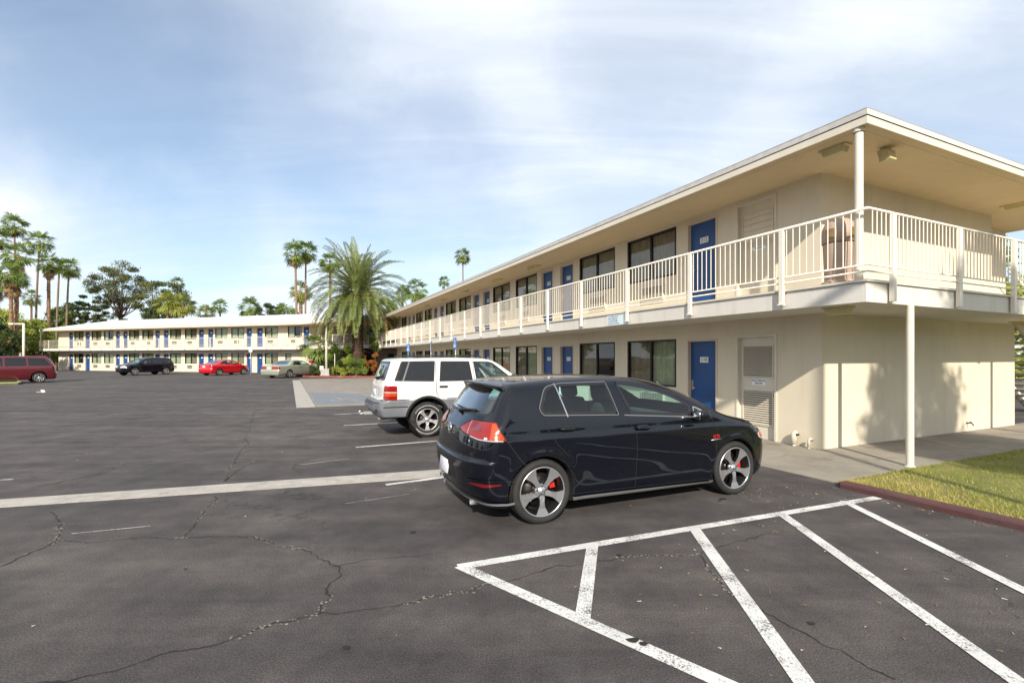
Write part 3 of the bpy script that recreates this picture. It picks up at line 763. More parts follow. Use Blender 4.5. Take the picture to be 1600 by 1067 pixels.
class Body:
    def __init__(s, sp):
        s.sp = sp
        s.top = pchip(*zip(*sp['top'])); s.rear = pchip(*zip(*sp['rear'])); s.front = pchip(*zip(*sp['front']))
        s.side = pchip(*zip(*sp['side'])); s.taper = pchip(*zip(*sp['taper']))
        s.roofw = pchip(*zip(*sp['upper'])) if 'upper' in sp else None
    def F0(s, X, Y, Z):
        sp = s.sp; A = np.abs(Y)
        w = s.side(Z) * s.taper(X)
        if s.roofw is not None: w = w * s.roofw(np.where(Z > sp['belt'], X, 0)) if False else w
        f = (A - w) / 1.05
        for (xa, za, r, fl) in sp.get('flares', ()):
            dd = np.sqrt((X - xa) ** 2 + (Z - za) ** 2)
            f = f - fl * np.exp(-((dd - r) / .075) ** 2) * (Z < za + r + .1)
        e = .004
        g = (s.top(X + e) - s.top(X - e)) / (2 * e)
        q = (A / sp['hw'])
        ft = (Z - s.top(X) + sp['crown'] * q ** 2) / np.sqrt(1 + g * g)
        f = smax(f, ft, sp['k_top'])
        gr = (s.rear(Z + e) - s.rear(Z - e)) / (2 * e)
        fr = (s.rear(Z) + sp['rbulge'][0] * q ** sp['rbulge'][1] - X) / np.sqrt(1 + gr * gr)
        f = smax(f, fr, sp['k_rear'])
        gf = (s.front(Z + e) - s.front(Z - e)) / (2 * e)
        ff = (X - s.front(Z) + sp['fbulge'][0] * q ** sp['fbulge'][1]) / np.sqrt(1 + gf * gf)
        f = smax(f, ff, sp['k_front'])
        return smax(f, sp['bottom'] - Z, .05)
    def F(s, X, Y, Z):
        f = s.F0(X, Y, Z); A = np.abs(Y)
        for (xa, za, r) in s.sp['arches']:
            dd = r - np.sqrt((X - xa) ** 2 + (Z - za) ** 2)
            f = np.maximum(f, np.minimum(dd, A - s.sp['well']))
        return f
    def grad(s, p, F=None):
        F = F or s.F0; e = .0015
        x, y, z = p.T
        g = np.stack([F(x + e, y, z) - F(x - e, y, z), F(x, y + e, z) - F(x, y - e, z), F(x, y, z + e) - F(x, y, z - e)], 1) / (2 * e)
        return g
    def mesh(s, res):
        sp = s.sp
        x0, x1, y1, z0, z1 = sp['box']
        X = np.arange(x0, x1, res); ny = int(y1 / res) + 1; Y = (np.arange(-ny, ny + 1) + .5) * res; Z = np.arange(z0, z1, res)
        GX, GY, GZ = np.meshgrid(X, Y, Z, indexing='ij')
        f = s.F(GX.ravel(), GY.ravel(), GZ.ravel()).reshape(GX.shape)
        ins = f < 0
        nx, nyy, nz = f.shape
        cs = (nx - 1, nyy - 1, nz - 1)
        cnt = np.zeros(cs); acc = np.zeros(cs + (3,))
        corner = [X, Y, Z]
        for ax in range(3):
            sl0 = [slice(None)] * 3; sl1 = [slice(None)] * 3
            sl0[ax] = slice(0, -1); sl1[ax] = slice(1, None)
            fa, fb = f[tuple(sl0)], f[tuple(sl1)]
            cr = (fa < 0) != (fb < 0)
            t = np.where(cr, fa / np.where(np.abs(fa - fb) < 1e-12, 1, fa - fb), 0)
            gp = [GX[tuple(sl0)], GY[tuple(sl0)], GZ[tuple(sl0)]]
            P = np.stack(gp, -1).copy(); P[..., ax] += t * res
            o = [a for a in range(3) if a != ax]
            for d0 in (0, 1):
                for d1 in (0, 1):
                    src = [slice(None)] * 3
                    src[o[0]] = slice(d0, d0 + cs[o[0]]); src[o[1]] = slice(d1, d1 + cs[o[1]])
                    c = cr[tuple(src)]
                    cnt += c; acc += np.where(c[..., None], P[tuple(src)], 0)
        act = cnt > 0
        idx = -np.ones(cs, int); idx[act] = np.arange(act.sum())
        V = acc[act] / cnt[act][:, None]
        quads = []
        for ax in range(3):
            sl0 = [slice(1, -1)] * 3; sl1 = [slice(1, -1)] * 3
            sl0[ax] = slice(0, -1); sl1[ax] = slice(1, None)
            a, b = ins[tuple(sl0)], ins[tuple(sl1)]
            I = np.argwhere(a != b); fl = a[a != b]
            off = [1, 1, 1]; off[ax] = 0
            I = I + np.array(off)
            o = [(ax + 1) % 3, (ax + 2) % 3]
            q = []
            for (d0, d1) in ((-1, -1), (0, -1), (0, 0), (-1, 0)):
                J = I.copy(); J[:, o[0]] += d0; J[:, o[1]] += d1
                q.append(idx[J[:, 0], J[:, 1], J[:, 2]])
            q = np.stack(q, 1); q[~fl] = q[~fl][:, ::-1]
            quads.append(q)
        Q = np.concatenate(quads)
        for it in range(5):
            g = s.grad(V, s.F); n2 = np.maximum((g ** 2).sum(1), .2)
            st = s.F(*V.T)[:, None] * g / n2[:, None]
            L = np.linalg.norm(st, axis=1, keepdims=True); st *= np.minimum(1, res * .8 / np.maximum(L, 1e-9))
            V = V - st
        return V, Q
    def hit(s, pts, d):
        """first crossing of rays from pts (outside) along d"""
        d = np.array(d, float); n = len(pts); K = 150; st = .02
        tt = np.arange(K) * st
        p = (pts[:, None, :] + d * tt[None, :, None]).reshape(-1, 3)
        ins = (s.F0(*p.T) < 0).reshape(n, K)
        done = ins.any(1); k0 = ins.argmax(1)
        hi = np.where(done, k0 * st, 3.0); lo = hi - st
        for k in range(14):
            m = (lo + hi) / 2; p = pts + d * m[:, None]; ins = s.F0(*p.T) < 0
            hi = np.where(ins, m, hi); lo = np.where(ins, lo, m)
        return pts + d * hi[:, None], done

FR_SIDE = ((0, -1.4, 0), (1, 0, 0), (0, 0, 1), (0, 1, 0))        # right side: a = x, b = z
FR_SIDE_L = ((0, 1.4, 0), (1, 0, 0), (0, 0, 1), (0, -1, 0))
FR_REAR = ((-3.4, 0, 0), (0, 1, 0), (0, 0, 1), (1, 0, 0))         # a = y
FR_FRONT = ((3.4, 0, 0), (0, 1, 0), (0, 0, 1), (-1, 0, 0))
q_ = math.sqrt(.5)
FR_RR = ((-2.2, -2.2, 0), (q_, -q_, 0), (0, 0, 1), (q_, q_, 0))   # seen from the rear right
FR_RL = ((-2.2, 2.2, 0), (q_, q_, 0), (0, 0, 1), (q_, -q_, 0))
FR_FRR = ((2.2, -2.2, 0), (q_, q_, 0), (0, 0, 1), (-q_, q_, 0))   # front right
FR_FRL = ((2.2, 2.2, 0), (q_, -q_, 0), (0, 0, 1), (-q_, -q_, 0))
FR_TOP = ((0, 0, 3), (1, 0, 0), (0, 1, 0), (0, 0, -1))

def lift(body, ab, fr, off=0.0):
    o, e1, e2, d = [np.array(v, float) for v in fr]
    ab = np.asarray(ab, float)
    p, ok = body.hit(o + ab[:, :1] * e1 + ab[:, 1:] * e2, d)
    if off:
        g = body.grad(p); g /= np.linalg.norm(g, axis=1, keepdims=True); p = p + g * off
    return p

def densify(poly, step, closed=True):
    out = []; n = len(poly)
    for i in range(n if closed else n - 1):
        a = np.array(poly[i], float); b = np.array(poly[(i + 1) % n], float)
        k = max(1, int(math.ceil(np.linalg.norm(b - a) / step)))
        for j in range(k): out.append(a + (b - a) * j / k)
    if not closed: out.append(np.array(poly[-1], float))
    return np.array(out)

def rpoly(pts, r=.04, n=5):
    """round the corners of a polygon"""
    out = []; m = len(pts)
    for i in range(m):
        p0, p, p1 = [np.array(pts[(i + k) % m][:2], float) for k in (-1, 0, 1)]
        rr = pts[i][2] if len(pts[i]) > 2 else r
        a = p0 - p; b = p1 - p; la, lb = np.linalg.norm(a), np.linalg.norm(b)
        rr = min(rr, la * .45, lb * .45); A = p + a / la * rr; B = p + b / lb * rr
        for k in range(n + 1):
            t = k / n; out.append((1 - t) ** 2 * A + 2 * t * (1 - t) * p + t * t * B)
    return np.array(out)

def inpoly(P, poly):
    x, y = P[:, 0], P[:, 1]; c = np.zeros(len(P), bool); n = len(poly); j = n - 1
    for i in range(n):
        xi, yi = poly[i]; xj, yj = poly[j]
        with np.errstate(divide='ignore', invalid='ignore'):
            c ^= ((yi > y) != (yj > y)) & (x < (xj - xi) * (y - yi) / (yj - yi + 1e-15) + xi)
        j = i
    return c

def inset(poly, w):
    n = len(poly); out = []
    ar = sum(poly[i][0] * poly[(i + 1) % n][1] - poly[(i + 1) % n][0] * poly[i][1] for i in range(n))
    sg = 1 if ar > 0 else -1
    for i in range(n):
        t = poly[(i + 1) % n] - poly[i - 1]; t = t / (np.linalg.norm(t) + 1e-12)
        out.append(poly[i] + np.array((-t[1], t[0])) * w * sg)
    return np.array(out)

def mkmesh(name, V, F, mats, parent, normals=None, mi=None, smooth=True):
    me = bpy.data.meshes.new(name)
    me.from_pydata([tuple(map(float, v)) for v in V], [], [tuple(int(i) for i in f) for f in F])
    for m in (mats if isinstance(mats, (list, tuple)) else [mats]): me.materials.append(m)
    if mi is not None: me.polygons.foreach_set('material_index', [int(i) for i in mi])
    me.polygons.foreach_set('use_smooth', [smooth] * len(me.polygons))
    me.update()
    if normals is not None: me.normals_split_custom_set_from_vertices([tuple(map(float, n)) for n in normals])
    o = bpy.data.objects.new(name, me); COL.objects.link(o); o.parent = parent
    return o

def patch(body, name, poly, fr, mat, parent, off=.004, step=.04, skirt=True):
    bd = densify(poly, step)
    lo, hi = bd.min(0), bd.max(0)
    gx, gy = np.meshgrid(np.arange(lo[0] + step / 2, hi[0], step), np.arange(lo[1] + step / 2, hi[1], step))
    ip = np.stack([gx.ravel(), gy.ravel()], 1)
    if len(ip): ip = ip[inpoly(ip, inset(bd, step * .35))]
    pts = np.concatenate([bd, ip]) if len(ip) else bd
    nb = len(bd)
    r = geometry.delaunay_2d_cdt([Vector(p) for p in pts], [(i, (i + 1) % nb) for i in range(nb)], [], 0, 1e-6)
    P2 = np.array([tuple(v) for v in r[0]]); T = np.array([tuple(f) for f in r[2]])
    T = T[inpoly(P2[T].mean(1), bd)]
    P3 = lift(body, P2, fr, off)
    g = body.grad(P3); g /= np.linalg.norm(g, axis=1, keepdims=True)
    F = [tuple(f) for f in T]
    if skirt:
        B = lift(body, bd, fr, -.006); b0 = len(P3)
        Bt = lift(body, bd, fr, off); gg = body.grad(Bt); gg /= np.linalg.norm(gg, axis=1, keepdims=True)
        P3 = np.concatenate([P3, Bt, B]); g = np.concatenate([g, gg, gg])
        F += [(b0 + i, b0 + (i + 1) % nb, b0 + nb + (i + 1) % nb, b0 + nb + i) for i in range(nb)]
    # face orientation follows the surface
    V = P3; FF = []
    for f in F:
        n = np.cross(V[f[1]] - V[f[0]], V[f[2]] - V[f[0]])
        FF.append(f if np.dot(n, g[f[0]]) > 0 else f[::-1])
    return mkmesh(name, V, FF, mat, parent, g)

def ribbon(body, name, line, fr, width, mat, parent, off=.0015, closed=False, step=.03, inward=False, mb=None):
    L = densify(line, step, closed); n = len(L)
    T = np.array([(L[(i + 1) % n] - L[i - 1]) if closed else (L[min(i + 1, n - 1)] - L[max(i - 1, 0)]) for i in range(n)])
    T /= np.linalg.norm(T, axis=1, keepdims=True) + 1e-12
    N = np.stack([-T[:, 1], T[:, 0]], 1)
    if inward:
        ar = sum(L[i][0] * L[(i + 1) % n][1] - L[(i + 1) % n][0] * L[i][1] for i in range(n)); sg = 1 if ar > 0 else -1
        A, B = L, L + N * width * sg
    else: A, B = L + N * width / 2, L - N * width / 2
    pa, pb = lift(body, A, fr, off), lift(body, B, fr, off)
    V = np.concatenate([pa, pb]); g = body.grad(V); g /= np.linalg.norm(g, axis=1, keepdims=True)
    F = []
    for i in range(n if closed else n - 1):
        j = (i + 1) % n; f = (i, j, n + j, n + i)
        nn = np.cross(V[f[1]] - V[f[0]], V[f[2]] - V[f[0]])
        F.append(f if np.dot(nn, g[i]) > 0 else f[::-1])
    if mb is not None:
        mb.add(V, F, 0, True); return None
    return mkmesh(name, V, F, mat, parent, g)

def body_object(body, root, res, mats, holes, zones=()):
    """holes: (polygon, frame); zones: function(centroids) -> material index"""
    V, Q = body.mesh(res)
    C = V[Q].mean(1)
    keep = np.ones(len(Q), bool)
    for poly, fr in holes:
        o, e1, e2, d = [np.array(v, float) for v in fr]
        ab = np.stack([(C - o) @ e1, (C - o) @ e2], 1)
        g = body.grad(C); dep = (C - o) @ d
        top, ok = body.hit(o + ab[:, :1] * e1 + ab[:, 1:] * e2, d) if False else (None, None)
        near = ((C * d).sum(1) < (0.05 if fr in (FR_SIDE, FR_SIDE_L) else 1e9)) & ((g * d).sum(1) < -.15)
        if fr is FR_REAR: near &= C[:, 0] < body.sp.get('rear_lim', -1)
        if fr is FR_FRONT: near &= C[:, 0] > body.sp.get('front_lim', 0)
        keep &= ~(near & inpoly(ab, poly))
    mi = np.zeros(len(Q), int)
    for (xa, za, r) in body.sp['arches']:
        inw = (np.hypot(C[:, 0] - xa, C[:, 2] - za) < r + .006) & (np.abs(C[:, 1]) > body.sp['well'] - .03)
        mi[inw] = 1
    mi[C[:, 2] < body.sp['bottom'] + .025] = 1
    for fn, k in zones: mi[fn(C) & (mi == 0)] = k
    Q = Q[keep]; mi = mi[keep]
    used = np.unique(Q); mp = -np.ones(len(V), int); mp[used] = np.arange(len(used))
    V = V[used]; Q = mp[Q]
    g = body.grad(V, body.F); g /= np.linalg.norm(g, axis=1, keepdims=True) + 1e-9
    return mkmesh('body', V, Q, mats, root, g, mi)

def rbox(name, x0, x1, y0, y1, z0, z1, mat, parent, bev=.03, seg=2, rot=None):
    bm = bmesh.new(); bmesh.ops.create_cube(bm, size=1)
    for v in bm.verts: v.co = Vector(((v.co.x) * (x1 - x0), (v.co.y) * (y1 - y0), (v.co.z) * (z1 - z0)))
    bmesh.ops.bevel(bm, geom=bm.edges[:] + bm.verts[:], offset=bev, segments=seg, affect='EDGES', profile=.6)
    me = bpy.data.meshes.new(name); bm.to_mesh(me); bm.free(); me.materials.append(mat)
    me.polygons.foreach_set('use_smooth', [True] * len(me.polygons))
    o = bpy.data.objects.new(name, me); COL.objects.link(o); o.parent = parent
    o.location = ((x0 + x1) / 2, (y0 + y1) / 2, (z0 + z1) / 2)
    if rot: o.rotation_euler = rot
    return o

M['rubber'] = plain('tyre_rubber', (.017, .016, .0155), .8, vary=.25, scale=14, bump=.2, bscale=120)
M['liner'] = plain('wheel_arch_liner', (.006, .006, .006), .9)
M['gap'] = plain('panel_gap', (.004, .004, .004), .8)
M['dimchrome'] = plain('dull_window_chrome', (.22, .22, .22), .4, metal=.6)
M['seal'] = plain('window_rubber', (.010, .010, .011), .35)
M['alloy'] = plain('machined_alloy', (.52, .52, .53), .28, metal=.85, vary=.04)
M['alloy_dark'] = plain('black_alloy', (.012, .012, .013), .3, coat=.4)
M['silver_alloy'] = plain('silver_alloy', (.56, .55, .53), .35, metal=.7)
M['disc'] = plain('brake_disc', (.10, .09, .085), .35, metal=.9)
M['caliper'] = plain('red_caliper', (.55, .015, .010), .4)
M['carglass'] = glass('tinted_car_glass', (.70, .92, .90), refl=1.1)
M['privacy'] = glass('dark_car_glass', (.07, .085, .095), refl=1.3)
M['rearglass'] = glass('rear_car_glass', (.34, .52, .53), refl=2.6)
M['lettering'] = plain('scuffed_white_lettering', (.42, .41, .38), .8, vary=.3, scale=40)
M['seat'] = plain('dark_seat_fabric', (.045, .047, .05), .8)
M['seat2'] = plain('grey_seat_fabric', (.10, .10, .105), .8)

def wheel(name, parent, loc, r, w, rr, style, right, tyre_mat=None, mats=None, low=False):
    """a wheel whose outer face looks along -y; right = False turns it round"""
    e = empty(name, loc, 0 if right else PI, parent=parent)
    n = 40 if not low else 20
    h = w / 2
    t = MB()
    prof = [(rr - .012, -h * .78), (rr + .006, -h * .88), (rr + .018, -h * .92), (rr + (r - rr) * .45, -h * 1.0), (r - .03, -h * .97), (r - .010, -h * .86), (r - .002, -h * .72)]
    gro = [-.45, -.05, .35] if not low else []
    for gpos in gro: prof += [(r, h * (gpos - .09)), (r - .009, h * (gpos - .07)), (r - .009, h * (gpos + .05)), (r, h * (gpos + .07))]
    prof += [(r - .002, h * .72), (r - .010, h * .86), (r - .03, h * .97), (rr + (r - rr) * .45, h), (rr, h * .88), (rr - .012, h * .8)]
    t.lathe(prof, axis='y', n=n)
    t.build('tyre', tyre_mat or M['rubber'], e, recalc=False)
    fm, dm = mats or (M['silver_alloy'], M['alloy_dark'])
    rim = MB()
    # barrel and lip
    rim.lathe([(rr + .004, -h * .86), (rr + .000, -h * .92), (rr - .007, -h * .92), (rr - .011, -h * .86)], axis='y', n=n, mi=0)
    rim.lathe([(rr - .011, -h * .86), (rr - .035, -h * .4), (rr - .045, h * .5), (rr - .02, h * .8)], axis='y', n=n, mi=1)
    ys = -h * .80; yb = -h * .45
    hub = .062 if style != 'five_wide' else .066
    def spoke(angs, rw, z0, z1, mi):
        """angs: polygon in (radius, tangent) coordinates"""
    ns = dict(golf=5, jeep=5, multi=9, cover=7).get(style, 5)
    for k in range(ns):
        a = 2 * PI * k / ns - PI / 2
        c, s_ = math.cos(a), math.sin(a)
        if style == 'golf':
            P = [(.045, -.030), (.085, -.026), (.13, -.028), (.17, -.042), (rr - .012, -.078), (rr - .010, -.03), (rr - .009, .03), (rr - .012, .072), (.17, .036), (.13, .026), (.085, .026), (.045, .030)]
        elif style == 'jeep':
            P = [(.05, -.036), (.10, -.028), (.14, -.030), (rr - .02, -.052), (rr - .014, 0), (rr - .02, .052), (.14, .030), (.10, .028), (.05, .036)]
        elif style == 'cover':
            P = [(.05, -.020), (rr - .05, -.030), (rr - .012, -.05), (rr - .012, .05), (rr - .05, .030), (.05, .020)]
        else:
            P = [(.05, -.014), (rr - .015, -.020), (rr - .015, .020), (.05, .014)]
        pts = [(p * c - q * s_, p * s_ + q * c) for p, q in P]
        depth = lambda p: ys + (0.02 if p < .1 else 0.0) * (1 - p / .1) - (.012 if p > rr - .03 else 0)
        m = len(P)
        f = [(x, depth(P[i][0]), z) for i, (x, z) in enumerate(pts)]; b = [(x * .985, yb, z * .985) for (x, z) in pts]
        rim.add(f, [list(range(m))], 0)
        rim.add(f + b, [(i, (i + 1) % m, m + (i + 1) % m, m + i) for i in range(m)], 1)
    rim.lathe([(.0, ys + .002), (.030, ys + .002), (.034, ys + .008), (.070, ys + .016), (.078, ys + .03), (.078, yb)], axis='y', n=20, mi=0)
    for k in range(5):
        a = 2 * PI * (k + .5) / 5 - PI / 2
        rim.lathe([(0, ys + .006), (.0095, ys + .006), (.0115, ys + .022)], c=(.055 * math.cos(a), 0, .055 * math.sin(a)), axis='y', n=8, mi=1)
    rim.build('rim', [fm, dm], e, recalc=False)
    bd = MB(); bd.lathe([(.05, h * .12), (rr * .70, h * .12), (rr * .70, h * .25), (.05, h * .25)], axis='y', n=28); bd.lathe([(0, h * .0), (.07, h * .0), (.075, h * .2)], axis='y', n=16)
    bd.build('brake_disc', M['disc'], e, recalc=False)
    bk = MB(); bk.lathe([(0, h * .45), (rr - .03, h * .45)], axis='y', n=24); bk.build('backing_plate', M['liner'], e, recalc=False)
    return e

def caliper(wh, rr, ang, mat):
    c = MB()
    pts = []
    for k in range(7):
        a = ang - .30 + .60 * k / 6
        pts.append((a, rr * .50, rr * .74))
    V = []
    for a, r0, r1 in pts:
        for r_ in (r0, r1):
            for y in (-.012, .05): V.append((r_ * math.cos(a), y, r_ * math.sin(a)))
    F = []
    for i in range(6):
        b = i * 4
        F += [(b, b + 4, b + 6, b + 2), (b + 1, b + 3, b + 7, b + 5), (b, b + 1, b + 5, b + 4), (b + 2, b + 6, b + 7, b + 3)]
    F += [(0, 2, 3, 1), (24, 25, 27, 26)]
    c.add(V, F); c.build('brake_caliper', mat, wh)

def seat(parent, x, y, z, mat, s=1.0, head=True, sc=1.0):
    e = rbox('seat', x - .26, x + .26, y - .25, y + .25, z, z + .18, mat, parent, .06)
    b = rbox('seat_back', -.36, -.20, -.24, .24, .05, .66, mat, e, .07, rot=(0, R(-14), 0))
    if head: h = rbox('headrest', -.50, -.38, -.145, .145, .66, .86, mat, e, .05, rot=(0, R(-10), 0)); h.location = (-.40, 0, .755)
    b.location = (-.29, 0, .36)
    return e

# ---- the black hatchback in front --------------------------------------------
GOLF = dict(
    top=[(-2.3, 1.34), (-1.9, 1.375), (-1.5, 1.428), (-1.0, 1.462), (-.5, 1.474), (-.1, 1.462), (.22, 1.418), (.55, 1.315), (.85, 1.185), (1.13, 1.045), (1.30, .988), (1.55, .935), (1.80, .868), (2.0, .79), (2.15, .70), (2.4, .52)],
    rear=[(.16, -1.93), (.25, -2.0), (.33, -2.045), (.44, -2.065), (.56, -2.085), (.64, -2.085), (.675, -2.055), (.75, -2.05), (.85, -2.032), (.93, -2.008), (1.0, -1.955), (1.07, -1.888), (1.25, -1.765), (1.38, -1.665), (1.46, -1.60)],
    front=[(.15, 2.02), (.25, 2.12), (.40, 2.165), (.55, 2.175), (.66, 2.16), (.74, 2.11), (.80, 2.05)],
    side=[(.15, .80), (.22, .845), (.30, .862), (.45, .874), (.60, .887), (.74, .893), (.838, .895), (.868, .890), (.90, .876), (.96, .866), (1.03, .846), (1.12, .806), (1.22, .757), (1.32, .704), (1.42, .640), (1.5, .58)],
    taper=[(-2.1, .925), (-1.9, .958), (-1.6, .985), (-1.3, .998), (-.8, 1.0), (.9, 1.0), (1.4, .994), (1.75, .965), (2.0, .92), (2.2, .86)],
    hw=.88, crown=.035, k_top=.10, rbulge=(.20, 3.2), k_rear=.075, fbulge=(.36, 2.6), k_front=.10, bottom=.175, belt=1.04,
    arches=[(-1.3155, .325, .362), (1.3155, .325, .362)], well=.60, flares=[(-1.3155, .32, .37, .012), (1.3155, .32, .37, .012)],
    box=(-2.16, 2.24, .97, .12, 1.52), rear_lim=-1.35, front_lim=.2)
GB = Body(GOLF)
gd = Vector((.91810206, .39634406)); gn = Vector((-gd.y, gd.x))
gpos = Vector((1.17194393, 6.1841394))
GOLF_ROOT = empty('hatchback_car', (gpos.x, gpos.y, 0), math.atan2(gd.y, gd.x), 'shiny black five-door hatchback with red tail light and five-spoke alloys, nearest parked car', 'car')
M['blackpaint'] = plain('black_car_paint', (.0022, .0032, .0068), .25, spec=.12, coat=.85, coat_r=.02)
M['skirt'] = plain('grey_sill_trim', (.16, .16, .165), .4)
M['redlens'] = plain('red_lens', (.24, .006, .005), .18, coat=.5)
M['redlens2'] = plain('deep_red_lens', (.14, .003, .005), .12, coat=1.0)
M['orangelens'] = plain('orange_lens', (.42, .055, .008), .18, coat=.5)
M['clearlens'] = plain('clear_lens', (.62, .60, .60), .12, coat=1.0, metal=.3)
M['plate'] = plain('pale_licence_plate', (.60, .60, .64), .45, vary=.08, scale=14)
M['lavender'] = plain('warm_white_letters', (.7, .6, .6), .4)

# windows, in side view (x, z)
GW_R = rpoly([(-1.318, 1.150, .05), (-1.285, 1.085, .04), (-.372, 1.052, .012), (-.428, 1.405, .012), (-1.02, 1.398, .06), (-1.205, 1.365, .07)], .03)
GW_F = rpoly([(-.215, 1.048, .012), (.62, .985, .012), (.655, 1.12, .05), (.42, 1.248, .12), (.12, 1.342, .12), (-.12, 1.388, .12), (-.318, 1.405, .012)], .03)
GW_T = rpoly([(.675, .985, .01), (.93, .975, .02), (.80, 1.055, .04), (.69, 1.10, .02)], .02)
GW_B = rpoly([(-.665, 1.068, .10), (.665, 1.068, .10), (.60, 1.372, .07), (.3, 1.388, .1), (-.3, 1.388, .1), (-.60, 1.372, .07)], .06)
GW_W = rpoly([(-.66, 1.045, .05), (.66, 1.045, .05), (.56, 1.385, .05), (-.56, 1.385, .05)], .06)
def golf():
    B = GB; r = GOLF_ROOT
    holes = [(inset(GW_R, .022), FR_SIDE), (inset(GW_F, .022), FR_SIDE), (inset(GW_R, .022), FR_SIDE_L), (inset(GW_F, .022), FR_SIDE_L), (inset(GW_B, .03), FR_REAR), (inset(GW_W, .03), FR_FRONT)]
    body_object(B, r, .0165, [M['blackpaint'], M['liner']], holes)
    for fr in (FR_SIDE, FR_SIDE_L):
        w = patch(B, 'rear_door_window', GW_R, fr, M['carglass'], r, off=.002, step=.06)
        ribbon(B, 'window_seal', GW_R, fr, .034, M['seal'], w, off=.003, closed=True, inward=True)
        ribbon(B, 'chrome_window_line', GW_R, fr, .007, M['dimchrome'], w, off=.0045, closed=True)
        ribbon(B, 'quarter_divider', [(-1.075, 1.397), (-1.005, 1.06)], fr, .013, M['alloy'], w, off=.005)
        w = patch(B, 'front_door_window', GW_F, fr, M['carglass'], r, off=.002, step=.06)
        ribbon(B, 'window_seal', GW_F, fr, .034, M['seal'], w, off=.003, closed=True, inward=True)
        ribbon(B, 'chrome_window_line', [(-.30, 1.046), (.66, .983)], fr, .010, M['dimchrome'], w, off=.0045)
        w = patch(B, 'quarter_window', GW_T, fr, M['seal'], r, off=.0025, step=.05)
        ribbon(B, 'chrome_window_line', GW_T, fr, .009, M['steel'], w, off=.004, closed=True)
        # door gaps
        g = MB()
        for ln in ([(-.262, 1.045), (-.235, .95), (-.178, .85), (-.166, .70), (-.168, .25)], [(-.168, .25), (-1.0, .265), (-1.02, .40)], [(-.168, .25), (.92, .235), (.985, .45), (1.0, .80), (.93, .965)],
                   [(-1.02, .66), (-1.16, .80), (-1.255, .95), (-1.27, 1.08)], [(1.02, .72), (1.6, .80), (1.95, .74)]):
            ribbon(B, 'door_gap', ln, fr, .007, M['gap'], r, off=.0012, mb=g)
        g.build('door_gap', M['gap'], r, recalc=False)
        s_ = -1 if fr is FR_SIDE else 1
        for hx, hz in ((-1.03, .945), (-.075, .905)):
            hd = MB(); p = lift(B, [(hx - .11, hz), (hx - .07, hz), (hx + .05, hz - .002), (hx + .105, hz - .004)], fr)
            hd.tube([p[0] + (0, s_ * -.004, 0), p[1] + (0, s_ * .034, 0), p[2] + (0, s_ * .036, 0), p[3] + (0, s_ * -.004, 0)], [.012, .017, .018, .012], 8)
            hd.build('door_handle', M['blackpaint'], r)
            patch(B, 'handle_recess', rpoly([(hx - .08, hz - .035), (hx + .08, hz - .035), (hx + .08, hz + .03), (hx - .08, hz + .03)], .03), fr, M['gap'], r, off=.0008, skirt=False)
        sk = patch(B, 'side_skirt', np.array([(-.955, .205), (.965, .185), (.965, .212), (-.955, .238)]), fr, M['skirt'], r, off=.016, step=.05)
    # tail lights (seen from the corner)
    TL = rpoly([(-.590, .862, .012), (-.700, 1.035, .02), (-1.03, 1.030, .02), (-1.215, .945, .03), (-1.16, .915, .02), (-.90, .868, .03)], .02)
    for fr, sg in ((FR_RR, -1), (FR_RL, 1)):
        P = TL if sg < 0 else TL * np.array((1, 1))
        t = patch(B, 'tail_light', P, fr, M['redlens'], r, off=.007, step=.03)
        ribbon(B, 'lens_edge', P, fr, .008, M['gap'], t, off=.0075, closed=True)
        patch(B, 'indicator_lens', rpoly([(-.61, .872), (-.705, 1.022), (-.745, 1.022), (-.735, .93), (-.745, .874)], .015), fr, M['orangelens'], t, off=.0085, step=.03)
        patch(B, 'inner_lens', rpoly([(-.86, .935), (-.86, 1.012), (-.99, 1.010), (-1.01, .935)], .02), fr, M['redlens2'], t, off=.0085, step=.03)
        patch(B, 'reversing_lens', rpoly([(-.765, .872), (-.765, .892), (-.80, .895), (-.81, .872)], .012), fr, M['clearlens'], t, off=.009, step=.03)
        ribbon(B, 'lens_divider', [(-1.035, 1.022), (-1.045, .90)], fr, .006, M['clearlens'], t, off=.009)
        ribbon(B, 'lens_lower_edge', [(-1.0, .885), (-.87, .866), (-.62, .862)], fr, .007, M['clearlens'], t, off=.009)
    # rear window, wiper, hatch gap
    w = patch(B, 'rear_window', GW_B, FR_REAR, M['rearglass'], r, off=.002, step=.06)
    ribbon(B, 'window_seal', GW_B, FR_REAR, .03, M['seal'], w, off=.003, closed=True, inward=True)
    wp = MB(); p = lift(B, [(.02, 1.06), (.0, 1.085), (-.30, 1.112), (-.40, 1.118)], FR_REAR, .02)
    wp.tube(p, [.022, .016, .011, .008], 6); p2 = lift(B, [(.26, 1.115), (-.02, 1.105), (-.36, 1.10)], FR_REAR, .014); wp.tube(p2, [.008, .012, .008], 5); wp.build('rear_wiper', M['black'], r)
    g = MB()
    for sg in (-1, 1):
        ribbon(B, 'hatch_gap', [(sg * .655, 1.37), (sg * .725, 1.16), (sg * .745, 1.05)], FR_REAR, .008, M['gap'], r, off=.001, mb=g)
        ribbon(B, 'hatch_gap', [(sg * .70, .87), (sg * .66, .72), (sg * .60, .672), (0, .668)], FR_REAR, .008, M['gap'], r, off=.001, mb=g)
    for fr in (FR_RR, FR_RL):
        ribbon(B, 'bumper_gap', [(-.585, .86), (-.50, .70), (-.44, .615)], fr, .007, M['gap'], r, off=.001, mb=g)
    g.build('hatch_gap', M['gap'], r, recalc=False)
    # roof spoiler
    s = MB(); n = 16; rows = []
